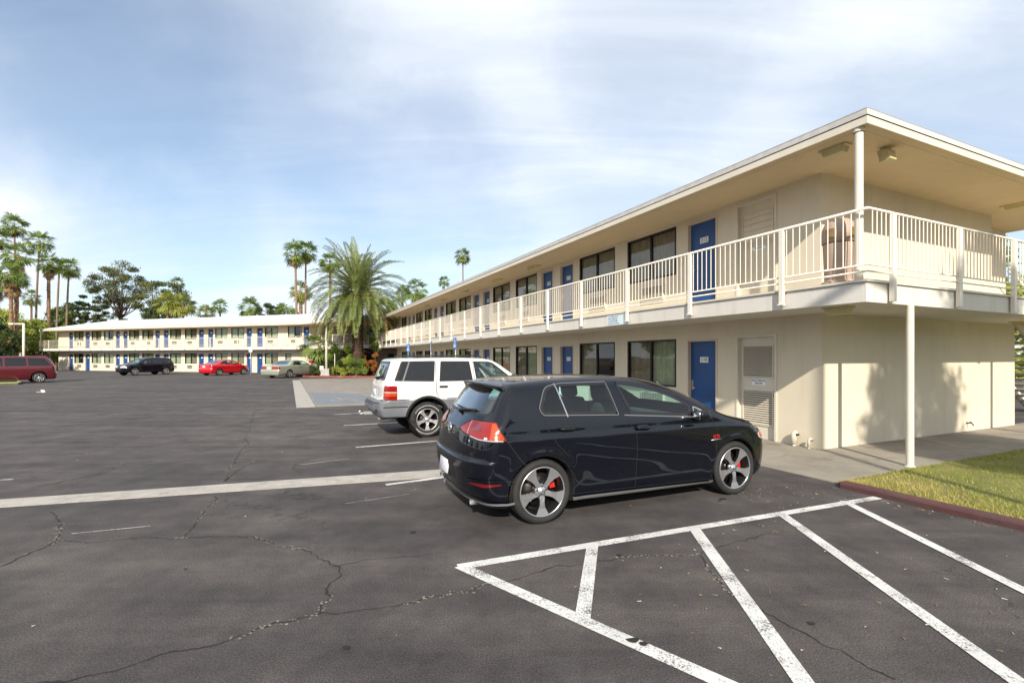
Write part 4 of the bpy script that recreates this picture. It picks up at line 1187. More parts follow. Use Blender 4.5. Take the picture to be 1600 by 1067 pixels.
    for k in range(n + 1):
        y = -.60 + 1.2 * k / n; q = abs(y / .6)
        xr = -1.80 + .14 * q ** 2.5; zt = 1.412 - .040 * q ** 2
        xf = -1.48; zf = float(GB.top(xf)) - .035 * (y / .88) ** 2 - .06 * q ** 6 - .004
        rows.append([(xf, y, zf), (-1.60, y, zf - .010), (xr + .02, y, zt), (xr, y, zt - .010), (xr + .012, y, zt - .026), (-1.655, y, zt - .055)])
    m = len(rows[0])
    s.add([p for r_ in rows for p in r_], [(i * m + k, i * m + (k + 1) % m, (i + 1) * m + (k + 1) % m, (i + 1) * m + k) for i in range(n) for k in range(m)] + [tuple(range(m)), tuple(n * m + k for k in range(m))], 0, True)
    s.build('roof_spoiler', M['blackpaint'], r)
    # badge on the hatch: ring with the two stacked letters
    b = MB(); c = lift(B, [(0, .895)], FR_REAR, .006)[0]
    b.lathe([(.052, .0), (.052, -.008), (.064, -.008), (.064, .0)], c=tuple(c), axis='x', n=28)
    def st(pts): b.tube([(c[0] - .006, c[1] + y, c[2] + z) for y, z in pts], .006, 5)
    st([(-.026, .044), (0, -.004 + .008), (.026, .044)]); st([(-.048, .022), (-.022, -.044), (0, -.004), (.022, -.044), (.048, .022)])
    b.build('round_badge', M['chrome'], r)
    lp = lift(B, [(-.56, .835)], FR_REAR, .004)[0]
    text_mesh('GTI', .055, M['chrome'], r, 'model_lettering', tuple(lp), (PI / 2, 0, -PI / 2 - .28), .003)
    fb = lift(B, [(.985, .735)], FR_SIDE, .003)[0]
    bx_ = text_mesh('GTI', .06, M['caliper'], r, 'fender_badge', tuple(fb), (PI / 2, 0, 0), .004)
    rg = MB(); p = lift(B, [(.90, .700), (1.06, .706)], FR_SIDE, .004); rg.tube(p, .006, 5); rg.build('fender_trim', M['alloy'], r)
    # plate, lower bumper, reflectors, exhaust
    pr = rbox('licence_plate', -.012, .012, -.16, .16, -.08, .08, M['plate'], r, .01, 1); c = lift(B, [(0.03, .50)], FR_REAR, .006)[0]; pr.location = tuple(c); pr.rotation_euler = (0, R(7), 0)
    patch(B, 'plate_recess', rpoly([(-.30, .40), (.36, .40), (.36, .60), (-.30, .60)], .06), FR_REAR, M['gap'], r, off=.002)
    for fr in (FR_RR, FR_RL):
        patch(B, 'bumper_reflector', rpoly([(-.64, .430), (-.80, .412), (-.99, .424), (-.99, .432), (-.82, .446), (-.64, .444)], .01), fr, M['redlens2'], r, off=.004, step=.03)
        ribbon(B, 'bumper_crease', [(-.55, .472), (-.75, .482), (-1.03, .462)], fr, .022, M['blackpaint'], r, off=.010)
        ribbon(B, 'diffuser_lip', [(-.42, .262), (-.60, .245), (-.90, .262), (-1.25, .285), (-1.47, .295)], fr, .022, M['skirt'], r, off=.022)
    for sg in (-1, 1):
        e = MB(); e.lathe([(.030, 0), (.034, -.01), (.035, -.11), (.030, -.11), (.028, -.02)], c=(-1.845, sg * .50, .205), axis='x', n=18); e.build('exhaust_pipe', M['steel'], r, recalc=False)
    for fr, sg in ((FR_FRR, -1), (FR_FRL, 1)):
        h = patch(B, 'headlight', rpoly([(.62, .665), (.60, .735), (.80, .80), (1.0, .775), (1.16, .70), (1.15, .655), (.9, .64)], .03), fr, M['clearlens'], r, off=.006, step=.04)
        patch(B, 'indicator_lens', rpoly([(.63, .675), (.62, .735), (.76, .785), (.78, .69)], .02), fr, M['orangelens'], h, off=.008, step=.03)
        patch(B, 'fog_intake', rpoly([(.85, .30), (1.15, .28), (1.2, .42), (.9, .42)], .03), fr, M['gap'], r, off=.003)
    patch(B, 'windscreen', GW_W, FR_FRONT, M['carglass'], r, off=.002, step=.08)
    patch(B, 'grille', rpoly([(-.55, .63), (.55, .63), (.50, .70), (-.50, .70)], .02), FR_FRONT, M['gap'], r, off=.004)
    # mirrors
    for sg in (-1, 1):
        m_ = rbox('wing_mirror', -.07, .07, -.095, .095, -.058, .058, M['blackpaint'], r, .045, 3); m_.location = (.70, sg * .945, 1.005); m_.rotation_euler = (0, 0, sg * R(8))
        gl = rbox('mirror_glass', -.004, .004, -.075, .075, -.042, .042, M['chrome'], m_, .003, 1); gl.location = (-.069, 0, 0)
        st_ = MB(); st_.tube([(.69, sg * .84, .975), (.67, sg * .93, .965)], [.03, .025], 6); st_.build('mirror_arm', M['black'], m_).matrix_parent_inverse = Matrix.Translation((-.70, -sg * .945, -1.005))
    # cabin
    for y in (-.37, .37):
        seat(r, .10, y, .42, M['seat']); 
    rb = rbox('seat', -1.10, -.62, -.60, .60, .40, .62, M['seat'], r, .07)
    b = rbox('seat_back', -.12, .06, -.60, .60, -.1, .38, M['seat'], rb, .07, rot=(0, R(-16), 0)); b.location = (-.30, 0, .26)
    for y in (-.36, .36):
        h = rbox('headrest', -.05, .05, -.12, .12, -.07, .07, M['seat'], rb, .04); h.location = (-.38, y, .585)
    rbox('dashboard', .62, 1.02, -.70, .70, .70, .95, M['seat'], r, .08)
    sw = MB(); sw.lathe([(.165 + .016 * math.cos(t), .016 * math.sin(t)) for t in np.linspace(0, 2 * PI, 9)], axis='x', n=24); o = sw.build('steering_wheel', M['black'], r, recalc=False); o.location = (.50, .37, .93); o.rotation_euler = (0, R(-25), 0)
    rbox('parcel_floor', -1.75, 1.5, -.72, .72, .30, .42, M['seat'], r, .04)
    for x in (-1.3155, 1.3155):
        for sg in (-1, 1):
            wh = wheel('wheel', r, (x, sg * .772, .326), .326, .225, .250, 'golf', sg < 0, mats=(M['alloy'], M['alloy_dark']))
            caliper(wh, .250, R(20) if x < 0 else R(10), M['caliper'])
            cb_ = MB(); cb_.lathe([(.020, -.094), (.024, -.094), (.024, -.088)], axis='y', n=16); cb_.tube([(-.014, -.0945, .012), (0, -.0945, -.004), (.014, -.0945, .012)], .003, 4); cb_.tube([(-.016, -.0945, 0), (-.008, -.0945, -.016), (0, -.0945, -.004), (.008, -.0945, -.016), (.016, -.0945, 0)], .003, 4); cb_.build('centre_cap', M['chrome'], wh)
golf()

# ---- the white off-roader parked beyond it ---------------------------------------
JEEP = dict(
    top=[(-2.3, 1.60), (-2.05, 1.648), (-1.5, 1.672), (-.8, 1.682), (-.1, 1.668), (.15, 1.638), (.32, 1.565), (.52, 1.43), (.78, 1.25), (.88, 1.19), (1.0, 1.165), (1.5, 1.13), (1.9, 1.06), (2.04, .98), (2.3, .6)],
    rear=[(.4, -2.30), (.54, -2.37), (.62, -2.40), (.755, -2.395), (.80, -2.31), (.86, -2.285), (1.06, -2.27), (1.17, -2.235), (1.40, -2.145), (1.60, -2.06), (1.72, -1.99)],
    front=[(.4, 2.0), (.55, 2.1), (.8, 2.1), (.95, 2.06), (1.05, 2.0)],
    side=[(.4, .845), (.48, .872), (.60, .885), (.78, .888), (.815, .872), (.95, .870), (1.10, .862), (1.165, .842), (1.25, .815), (1.6, .695), (1.75, .64)],
    taper=[(-2.4, .955), (-2.1, .985), (-1.7, 1.0), (1.4, 1.0), (1.9, .97), (2.1, .94)],
    hw=.86, crown=.03, k_top=.075, rbulge=(.09, 4), k_rear=.06, fbulge=(.14, 3), k_front=.07, bottom=.43, belt=1.17,
    arches=[(-1.345, .40, .425), (1.345, .40, .425)], well=.58, flares=[(-1.345, .40, .45, .018), (1.345, .40, .45, .018)],
    box=(-2.48, 2.2, .98, .36, 1.75), rear_lim=-1.9, front_lim=.2)
JB = Body(JEEP)
jp = Vector((-.91566, 11.49470))
JR = empty('offroad_wagon', (jp.x, jp.y, 0), ANG, 'white boxy off-road wagon with grey lower cladding and roof rack, behind the black hatchback', 'car')
M['whitepaint'] = plain('white_car_paint', (.60, .59, .565), .25, coat=.6, vary=.03, scale=2)
M['cladding'] = plain('grey_plastic_cladding', (.13, .135, .15), .5, vary=.10, scale=4)
JW_Q = rpoly([(-2.035, 1.19, .03), (-1.20, 1.165, .03), (-1.145, 1.60, .03), (-1.865, 1.592, .04)], .03)
JW_R = rpoly([(-1.085, 1.165, .02), (-.325, 1.165, .02), (-.365, 1.592, .02), (-1.02, 1.595, .03)], .03)
JW_F = rpoly([(-.245, 1.165, .02), (.66, 1.165, .02), (.60, 1.22, .03), (.20, 1.545, .10), (.10, 1.58, .05), (-.275, 1.588, .02)], .03)
JW_B = rpoly([(-.66, 1.20, .06), (.66, 1.20, .06), (.56, 1.59, .05), (-.56, 1.59, .05)], .05)
JW_W = rpoly([(-.68, 1.22, .05), (.68, 1.22, .05), (.58, 1.58, .05), (-.58, 1.58, .05)], .05)
def jeep():
    B, r = JB, JR
    holes = [(inset(w, .025), f) for w in (JW_Q, JW_R, JW_F) for f in (FR_SIDE, FR_SIDE_L)] + [(inset(JW_B, .03), FR_REAR), (inset(JW_W, .03), FR_FRONT)]
    body_object(B, r, .021, [M['whitepaint'], M['liner'], M['cladding']], holes, [(lambda C: C[:, 2] < .80, 2)])
    for fr in (FR_SIDE, FR_SIDE_L):
        for nm, w, g in (('quarter_window', JW_Q, 'privacy'), ('rear_door_window', JW_R, 'privacy'), ('front_door_window', JW_F, 'carglass')):
            p = patch(B, nm, w, fr, M[g], r, off=.002, step=.07)
            ribbon(B, 'window_seal', w, fr, .036, M['seal'], p, off=.003, closed=True, inward=True)
            if nm == 'quarter_window':
                for k, dx in enumerate((.10, .165)): ribbon(B, 'window_pillar', [(-2.02 + dx, 1.19), (-1.86 + dx, 1.59)], fr, .030, M['gap'] if k == 0 else M['cladding'], p, off=.004)
        g = MB()
        for ln in ([(-1.135, 1.64), (-1.155, 1.18), (-1.16, .95), (-1.10, .82)], [(-.285, 1.63), (-.285, 1.1), (-.29, .50)], [(.80, 1.16), (.82, .50)], [(-1.0, .60), (-.95, .50), (.82, .50)]):
            ribbon(B, 'door_gap', ln, fr, .010, M['gap'], r, off=.0015, mb=g)
        g.build('door_gap', M['gap'], r, recalc=False)
        ribbon(B, 'cladding_edge', [(-2.28, .803), (-1.73, .803)], fr, .016, M['gap'], r, off=.002)
        ribbon(B, 'cladding_edge', [(-.93, .803), (.93, .803)], fr, .016, M['gap'], r, off=.002)
        ribbon(B, 'cladding_groove', [(-2.26, .66), (-1.76, .66)], fr, .02, M['gap'], r, off=.002)
        a = np.linspace(R(2), R(178), 24); ribbon(B, 'arch_lip', [(-1.345 + .452 * math.cos(t), .40 + .452 * math.sin(t)) for t in a], fr, .045, M['gap'], r, off=.012)
        ribbon(B, 'arch_lip', [(1.345 + .452 * math.cos(t), .40 + .452 * math.sin(t)) for t in a], fr, .045, M['cladding'], r, off=.012)
        for hx in (-1.0, -.15): patch(B, 'door_handle', rpoly([(hx - .09, 1.035), (hx + .09, 1.035), (hx + .09, 1.075), (hx - .09, 1.075)], .012), fr, M['black'], r, off=.012, step=.05)
    for fr in (FR_RR, FR_RL):
        t = patch(B, 'tail_light', rpoly([(-1.045, .815), (-.79, .805), (-.795, 1.09), (-1.03, 1.095)], .03), fr, M['redlens'], r, off=.010, step=.04)
        patch(B, 'indicator_lens', rpoly([(-1.03, .885), (-.80, .878), (-.80, .950), (-1.03, .955)], .012), fr, M['orangelens'], t, off=.0125, step=.04)
        ribbon(B, 'lens_divider', [(-1.03, .965), (-.80, .958)], fr, .02, M['clearlens'], t, off=.013)
    w = patch(B, 'rear_window', JW_B, FR_REAR, M['privacy'], r, off=.002, step=.08)
    ribbon(B, 'window_seal', JW_B, FR_REAR, .05, M['seal'], w, off=.003, closed=True, inward=True)
    wp = MB(); p = lift(B, [(.02, 1.20), (.0, 1.24), (-.34, 1.27), (-.46, 1.27)], FR_REAR, .02); wp.tube(p, [.03, .018, .012, .01], 6); wp.build('rear_wiper', M['black'], r)
    patch(B, 'bumper_step', rpoly([(-.70, .585), (.70, .585), (.70, .70), (-.70, .70)], .05), FR_REAR, M['cladding'], r, off=.03)
    ribbon(B, 'bumper_groove', [(-.80, .745), (.80, .745)], FR_REAR, .014, M['gap'], r, off=.006)
    lp = rbox('licence_plate', -.01, .01, -.15, .15, -.075, .075, M['plate'], r, .008, 1); lp.location = tuple(lift(B, [(0, .92)], FR_REAR, .015)[0])
    patch(B, 'windscreen', JW_W, FR_FRONT, M['carglass'], r, off=.002, step=.1)
    for sg in (-1, 1):
        patch(B, 'headlight', rpoly([(sg * .72, .86), (sg * .46, .86), (sg * .46, .98), (sg * .72, .98)], .02), FR_FRONT, M['clearlens'], r, off=.01)
        m_ = rbox('wing_mirror', -.05, .05, -.11, .11, -.08, .08, M['black'], r, .03); m_.location = (.62, sg * 1.0, 1.22)
    # roof rack
    rk = MB()
    for sg in (-1, 1):
        rk.tube([(-1.75, sg * .56, 1.672), (-1.68, sg * .56, 1.71), (-.1, sg * .56, 1.715), (-.02, sg * .56, 1.67)], .014, 6)
    for x in (-1.55, -.95, -.3): rk.tube([(x, -.56, 1.71), (x, .56, 1.71)], .013, 6)
    for k in range(6): rk.box(-1.5, -.3, -.42 + .16 * k, -.38 + .16 * k, 1.655, 1.685)
    rk.build('roof_rack', M['black'], r)
    h = MB(); h.box(-2.52, -2.25, -.03, .03, .45, .51); h.tube([(-2.50, 0, .48), (-2.60, 0, .46)], .02, 6); h.lathe([(0, .075), (.022, .065), (.03, .045), (.024, .02), (.016, 0)], c=(-2.60, 0, .47), n=12); h.build('tow_hitch', M['steel'], r)
    e = MB(); e.tube([(-2.30, -.50, .40), (-1.9, -.50, .42)], .035, 10); e.build('exhaust_pipe', plain('rusty_exhaust', (.30, .24, .19), .6, metal=.4), r)
    rbox('rear_axle', -1.42, -1.27, -.7, .7, .28, .42, M['black'], r, .05)
    rbox('dashboard', .55, .9, -.72, .72, .95, 1.15, M['seat'], r, .06)
    for y in (-.38, .38): seat(r, .05, y, .68, M['seat2'])
    rb = rbox('seat', -1.15, -.70, -.62, .62, .66, .86, M['seat2'], r, .06); b = rbox('seat_back', -.1, .06, -.62, .62, -.1, .45, M['seat2'], rb, .06); b.location = (-.28, 0, .3)
    rbox('cabin_floor', -2.2, 1.2, -.74, .74, .58, .66, M['seat'], r, .03)
    for x in (-1.345, 1.345):
        for sg in (-1, 1):
            wh = wheel('wheel', r, (x, sg * .735, .37), .37, .25, .228, 'jeep', sg < 0)
            lt = MB(); rr = random.Random(3)
            for (a0, a1) in ((R(35), R(150)), (R(215), R(330))):
                a = a0
                while a < a1:
                    da = rr.uniform(.05, .12)
                    r0, r1 = .286, .304
                    V = [(rad * math.cos(t), -.1262, rad * math.sin(t)) for rad in (r0, r1) for t in (a, a + da * .75)]
                    lt.add(V, [(0, 1, 3, 2)]); 
                    if rr.random() < .6:
                        V = [(rad * math.cos(t), -.1266, rad * math.sin(t)) for rad in (.291, .299) for t in (a + da * .22, a + da * .55)]
                        lt.add(V, [(0, 1, 3, 2)], 1)
                    a += da
            lt.build('white_tyre_lettering', [M['lettering'], M['rubber']], wh, recalc=False)
jeep()

# ---- cars far across the lot -------------------------------------------------------
def far_car(name, label, sp, pos, heading, paint, wins, rearw, screen, tail, head, wstyle, wr, glass_side='privacy', plate_z=.8, res=.045, bumper_mat=None, extra=None):
    B = Body(sp)
    r = empty(name, (pos[0], pos[1], 0), math.atan2(heading[1], heading[0]), label, 'car')
    holes = [(inset(rpoly(w), .03), f) for w in wins for f in (FR_SIDE, FR_SIDE_L)] + [(inset(rpoly(rearw), .03), FR_REAR), (inset(rpoly(screen), .03), FR_FRONT)]
    body_object(B, r, res, [paint, M['liner']], holes)
    for fr in (FR_SIDE, FR_SIDE_L):
        for i, w in enumerate(wins):
            p = patch(B, 'side_window', rpoly(w), fr, M[glass_side if i < len(wins) - 1 else 'carglass'], r, off=.003, step=.12)
            ribbon(B, 'window_seal', rpoly(w), fr, .05, M['seal'], p, off=.005, closed=True, inward=True)
        g = MB()
        for x in sp['gaps']: ribbon(B, 'door_gap', [(x, sp['belt']), (x, .35)], fr, .014, M['gap'], r, off=.002, mb=g)
        g.build('door_gap', M['gap'], r, recalc=False)
        for x in sp['gaps'][1:]: patch(B, 'door_handle', np.array([(x - .28, sp['belt'] - .13), (x - .10, sp['belt'] - .13), (x - .10, sp['belt'] - .09), (x - .28, sp['belt'] - .09)]), fr, paint if extra != 'darkhandle' else M['black'], r, off=.02, step=.1)
    p = patch(B, 'rear_window', rpoly(rearw), FR_REAR, M['rearglass'], r, off=.003, step=.15)
    patch(B, 'windscreen', rpoly(screen), FR_FRONT, M['carglass'], r, off=.003, step=.15)
    for fr in (FR_RR, FR_RL): patch(B, 'tail_light', rpoly(tail), fr, M['redlens'], r, off=.012, step=.08)
    for fr in (FR_FRR, FR_FRL): patch(B, 'headlight', rpoly(head), fr, M['clearlens'], r, off=.012, step=.08)
    lp = rbox('licence_plate', -.01, .01, -.16, .16, -.08, .08, M['plate'], r, .005, 1); lp.location = tuple(lift(B, [(0, plate_z)], FR_REAR, .02)[0])
    patch(B, 'grille', rpoly([(-.42, .48), (.42, .48), (.42, .66), (-.42, .66)], .05), FR_FRONT, M['gap'], r, off=.008, step=.1)
    for sg in (-1, 1):
        m_ = rbox('wing_mirror', -.06, .06, -.10, .10, -.07, .07, paint, r, .04); m_.location = (sp['mirror'][0], sg * (sp['hw'] + .10), sp['mirror'][1])
    rbox('cabin', -1.5, .9, -.6, .6, .35, sp['belt'] - .12, M['seat'], r, .05)
    for x in (-.75, .15):
        for y in (-.36, .36): rbox('seat_back', x - .12, x, y - .23, y + .23, .6, sp['belt'] + .22, M['seat2'], r, .05)
    for (xa, za, ra) in sp['arches']:
        for sg in (-1, 1): wheel('wheel', r, (xa, sg * (sp['hw'] - .115), wr), wr, .21, wr * .70, wstyle, sg < 0, low=True)
    return r, B

VAN = dict(top=[(-2.4, 1.66), (-2.1, 1.72), (-1.4, 1.76), (-.4, 1.765), (.4, 1.73), (.8, 1.62), (1.2, 1.36), (1.5, 1.17), (1.7, 1.08), (2.1, .98), (2.35, .85), (2.6, .5)],
    rear=[(.2, -2.35), (.35, -2.46), (.6, -2.48), (.72, -2.44), (.95, -2.40), (1.15, -2.34), (1.45, -2.18), (1.7, -1.98)],
    front=[(.2, 2.35), (.4, 2.52), (.65, 2.55), (.85, 2.45)],
    side=[(.2, .86), (.35, .93), (.6, .965), (.85, .97), (1.05, .955), (1.12, .93), (1.6, .77), (1.75, .70)],
    taper=[(-2.45, .90), (-2.0, .97), (-1.5, 1.0), (1.3, 1.0), (2.0, .95), (2.5, .85)], hw=.95, crown=.03, k_top=.11, rbulge=(.20, 3.2), k_rear=.10, fbulge=(.40, 2.5), k_front=.12, bottom=.22, belt=1.10,
    arches=[(-1.515, .34, .40), (1.515, .34, .40)], well=.62, flares=[], box=(-2.6, 2.7, 1.05, .15, 1.85), rear_lim=-1.7, front_lim=.3, gaps=[-1.0, .0, .95], mirror=(1.1, 1.12))
vh = Vector((-.60, -.80)); vn = Vector((-vh.y, vh.x))
rw = G(61.5, 598); vp = Vector((rw.x, rw.y)) + vh * 1.515 - vn * .95
M['maroon'] = plain('maroon_car_paint', (.105, .006, .012), .25, metal=.2, coat=1)
far_car('minivan', 'maroon minivan with dark rear windows standing at the far left edge of the lot', VAN, vp, vh, M['maroon'],
        [[(-2.10, 1.13), (-1.02, 1.12), (-.98, 1.62), (-1.78, 1.58)], [(-.92, 1.12), (.05, 1.11), (.05, 1.63), (-.90, 1.63)], [(.16, 1.11), (1.15, 1.10), (.75, 1.52), (.55, 1.60), (.16, 1.63)]],
        [(-.72, 1.16), (.72, 1.16), (.60, 1.60), (-.60, 1.60)], [(-.72, 1.18), (.72, 1.18), (.60, 1.62), (-.60, 1.62)],
        [(-.94, .88), (-.90, 1.16), (-1.02, 1.18), (-1.12, 1.10), (-1.10, .90)], [(.95, .70), (1.02, .80), (1.4, .80), (1.4, .68)], 'multi', .335, plate_z=.88)

SUV = dict(top=[(-2.4, 1.5), (-2.1, 1.60), (-1.4, 1.66), (-.5, 1.68), (.1, 1.65), (.4, 1.56), (.8, 1.36), (1.1, 1.17), (1.35, 1.08), (1.8, 1.0), (2.1, .90), (2.4, .6)],
    rear=[(.25, -2.22), (.4, -2.34), (.65, -2.36), (.8, -2.31), (1.0, -2.28), (1.2, -2.19), (1.5, -1.99), (1.65, -1.86)],
    front=[(.25, 2.12), (.4, 2.26), (.65, 2.30), (.85, 2.22)],
    side=[(.25, .86), (.4, .91), (.7, .93), (.95, .92), (1.08, .89), (1.5, .73), (1.7, .65)],
    taper=[(-2.3, .90), (-1.9, .97), (-1.4, 1.0), (1.2, 1.0), (1.8, .96), (2.25, .87)], hw=.91, crown=.03, k_top=.10, rbulge=(.20, 3), k_rear=.09, fbulge=(.34, 2.6), k_front=.10, bottom=.28, belt=1.06,
    arches=[(-1.37, .36, .41), (1.37, .36, .41)], well=.62, flares=[(-1.37, .36, .43, .02), (1.37, .36, .43, .02)], box=(-2.5, 2.45, 1.05, .2, 1.78), rear_lim=-1.7, front_lim=.3, gaps=[-1.05, -.05, .95], mirror=(.85, 1.10))
sh = Vector((-.36, -.933)); sn = Vector((-sh.y, sh.x))
p = at(212, 44.2); sp_ = Vector((p.x, p.y)) - sh * 1.37 - sn * .91
far_car('wagon_car', 'black crossover wagon backed up to the far wing, headlights towards the lot', SUV, sp_, sh, M['blackpaint'],
        [[(-1.98, 1.10), (-1.20, 1.08), (-1.15, 1.50), (-1.72, 1.48)], [(-1.10, 1.08), (-.10, 1.07), (-.10, 1.54), (-1.05, 1.52)], [(.0, 1.07), (.90, 1.06), (.50, 1.38), (.25, 1.50), (.0, 1.54)]],
        [(-.66, 1.12), (.66, 1.12), (.56, 1.52), (-.56, 1.52)], [(-.68, 1.16), (.68, 1.16), (.56, 1.58), (-.56, 1.58)],
        [(-.90, .90), (-.86, 1.10), (-1.05, 1.14), (-1.15, 1.05), (-1.12, .90)], [(.90, .72), (.92, .84), (1.15, .90), (1.42, .82), (1.42, .70)], 'cover', .36)

SED = dict(top=[(-2.35, .98), (-2.1, 1.035), (-1.75, 1.065), (-1.5, 1.12), (-1.2, 1.27), (-.85, 1.40), (-.4, 1.455), (0, 1.455), (.35, 1.40), (.7, 1.25), (1.05, 1.06), (1.25, .98), (1.7, .90), (2.05, .78), (2.35, .55)],
    rear=[(.2, -2.12), (.35, -2.24), (.55, -2.27), (.68, -2.23), (.85, -2.20), (1.05, -2.16), (1.4, -2.0)],
    front=[(.18, 2.05), (.35, 2.2), (.55, 2.22), (.75, 2.12)],
    side=[(.2, .80), (.35, .86), (.6, .88), (.8, .878), (.92, .86), (.99, .83), (1.4, .63), (1.5, .58)],
    taper=[(-2.25, .90), (-1.8, .97), (-1.3, 1.0), (1.2, 1.0), (1.7, .95), (2.15, .86)], hw=.87, crown=.03, k_top=.10, rbulge=(.18, 3), k_rear=.09, fbulge=(.34, 2.6), k_front=.10, bottom=.19, belt=.98,
    arches=[(-1.33, .31, .365), (1.33, .31, .365)], well=.60, flares=[], box=(-2.4, 2.4, 1.0, .14, 1.56), rear_lim=-1.0, front_lim=.2, gaps=[-.98, -.08, .92], mirror=(.75, 1.03))
rh = Vector((.31, .951)); rn = Vector((-rh.y, rh.x))
p = at(343.5, 44.4); rp = Vector((p.x, p.y)) + rh * 1.33 + rn * .87
M['redpaint'] = plain('red_car_paint', (.52, .004, .010), .22, coat=1)
far_car('sedan_car', 'bright red four-door sedan parked nose-in at the far motel wing', SED, rp, rh, M['redpaint'],
        [[(-1.25, 1.05), (-.14, 1.01), (-.14, 1.36), (-.55, 1.37), (-.9, 1.31)], [(-.04, 1.01), (.80, .99), (.50, 1.20), (.25, 1.33), (-.04, 1.37)]],
        [(-.62, 1.10), (.62, 1.10), (.52, 1.40), (-.52, 1.40)], [(-.66, 1.06), (.66, 1.06), (.54, 1.40), (-.54, 1.40)],
        [(-.93, .78), (-.92, .97), (-1.08, .98), (-1.2, .92), (-1.2, .80)], [(.88, .62), (.92, .72), (1.15, .76), (1.35, .68), (1.3, .60)], 'cover', .31, glass_side='carglass', plate_z=.80)

GRD = dict(top=[(-2.9, .96), (-2.6, 1.01), (-2.1, 1.035), (-1.65, 1.055), (-1.45, 1.12), (-1.1, 1.32), (-.9, 1.405), (-.5, 1.445), (0, 1.445), (.35, 1.39), (.75, 1.18), (1.0, 1.05), (1.25, .99), (1.9, .92), (2.3, .84), (2.6, .6)],
    rear=[(.22, -2.62), (.35, -2.70), (.60, -2.72), (.66, -2.68), (.75, -2.66), (.95, -2.64), (1.1, -2.6)],
    front=[(.2, 2.35), (.4, 2.5), (.7, 2.52), (.85, 2.46)],
    side=[(.2, .86), (.35, .94), (.55, .97), (.8, .97), (.95, .955), (1.02, .92), (1.35, .70), (1.5, .62)],
    taper=[(-2.7, .94), (-2.2, .98), (-1.5, 1.0), (1.3, 1.0), (2.0, .98), (2.5, .93)], hw=.96, crown=.03, k_top=.09, rbulge=(.10, 3), k_rear=.07, fbulge=(.18, 2.8), k_front=.08, bottom=.20, belt=1.0,
    arches=[(-1.455, .33, .38), (1.455, .33, .38)], well=.65, flares=[], box=(-2.85, 2.65, 1.08, .14, 1.56), rear_lim=-.85, front_lim=.2, gaps=[-1.05, -.10, .95], mirror=(.75, 1.06))
p = at(453.3, 39.2); gp = Vector((p.x, p.y)) + rh * 1.455 + rn * .96
M['sage'] = plain('pale_sage_car_paint', (.34, .36, .29), .28, metal=.3, coat=.8)
gr, gB = far_car('sedan_car', 'long pale sage-green sedan parked beside the planter, red lights on its square tail', GRD, gp, rh, M['sage'],
        [[(-1.08, 1.06), (-.16, 1.04), (-.16, 1.35), (-.75, 1.36)], [(-.04, 1.04), (.82, 1.02), (.45, 1.26), (.25, 1.33), (-.04, 1.36)]],
        [(-.70, 1.09), (.70, 1.09), (.56, 1.39), (-.56, 1.39)], [(-.70, 1.07), (.70, 1.07), (.58, 1.39), (-.58, 1.39)],
        [(-1.12, .72), (-1.10, .93), (-1.25, .94), (-1.28, .72)], [(1.0, .68), (1.0, .80), (1.3, .80), (1.3, .68)], 'cover', .34, plate_z=.80, extra='darkhandle')
for sg in (-1, 1):
    patch(gB, 'tail_light', rpoly([(sg * .28, .72), (sg * .90, .72), (sg * .90, .93), (sg * .28, .93)], .03), FR_REAR, M['redlens'], gr, off=.012, step=.1)
# ------------------------------------------------------------------ plants
M['palmleaf'] = leafmat('fan_palm_leaf', (0.084, 0.149, 0.026), (0.217, 0.273, 0.053), scale=.9)
M['palmleaf2'] = leafmat('yellow_palm_leaf', (.15, .19, .03), (.33, .32, .06), scale=.9)
M['dateleaf'] = leafmat('date_palm_leaf', (.10, .14, .034), (.25, .27, .08), scale=.5, trans=.2)
M['datedry'] = leafmat('dry_date_frond', (.25, .20, .07), (.34, .24, .08), scale=.8)
M['deadfrond'] = leafmat('dead_palm_frond', (.20, .12, .05), (.36, .24, .11), scale=1.5, trans=.1)
M['stalk'] = leafmat('fruit_stalk', (.26, .10, .03), (.22, .06, .03), scale=2, trans=.1)
M['leafdark'] = leafmat('dark_foliage', (0.028, 0.053, 0.014), (0.087, 0.116, 0.026), scale=.7)
M['leafmid'] = leafmat('mid_foliage', (0.074, 0.139, 0.023), (0.226, 0.293, 0.056), scale=.8)
M['leafbright'] = leafmat('bright_foliage', (0.158, 0.242, 0.028), (0.415, 0.415, 0.075), scale=.8)
M['leafpine'] = leafmat('pine_foliage', (.045, .068, .018), (.17, .17, .042), scale=.28)
M['leafred'] = leafmat('orange_foliage', (.30, .085, .018), (.36, .20, .045), scale=1.2)
M['leafpurple'] = leafmat('purple_foliage', (.035, .008, .018), (.10, .025, .045), scale=1.2)
def bark(name, c1, c2, zs=9.0):
    m, t, b = nt(name); oc = objcoord(t)
    mp = node(t, 'ShaderNodeMapping'); mp.inputs['Scale'].default_value = (2.5, 2.5, zs); t.links.new(oc, mp.inputs[0])
    n = node(t, 'ShaderNodeTexNoise', i_Scale=1.6, i_Detail=6.0, i_Roughness=.7); t.links.new(mp.outputs[0], n.inputs['Vector'])
    r = ramp(t, [(.35, c1), (.65, c2)]); t.links.new(n.outputs['Fac'], r.inputs[0]); t.links.new(r.outputs[0], b.inputs['Base Color'])
    b.inputs['Roughness'].default_value = .9
    bp = node(t, 'ShaderNodeBump', i_Strength=.9, i_Distance=.05); t.links.new(n.outputs['Fac'], bp.inputs['Height']); t.links.new(bp.outputs[0], b.inputs['Normal'])
    return m
M['palmtrunk'] = bark('palm_trunk_bark', (.12, .075, .045), (.30, .20, .12))
M['palmboot'] = bark('palm_boot_bark', (.10, .045, .022), (.36, .22, .11), 5.0)
M['datetrunk'] = bark('date_trunk_bark', (.035, .022, .016), (.14, .085, .05), 6.0)
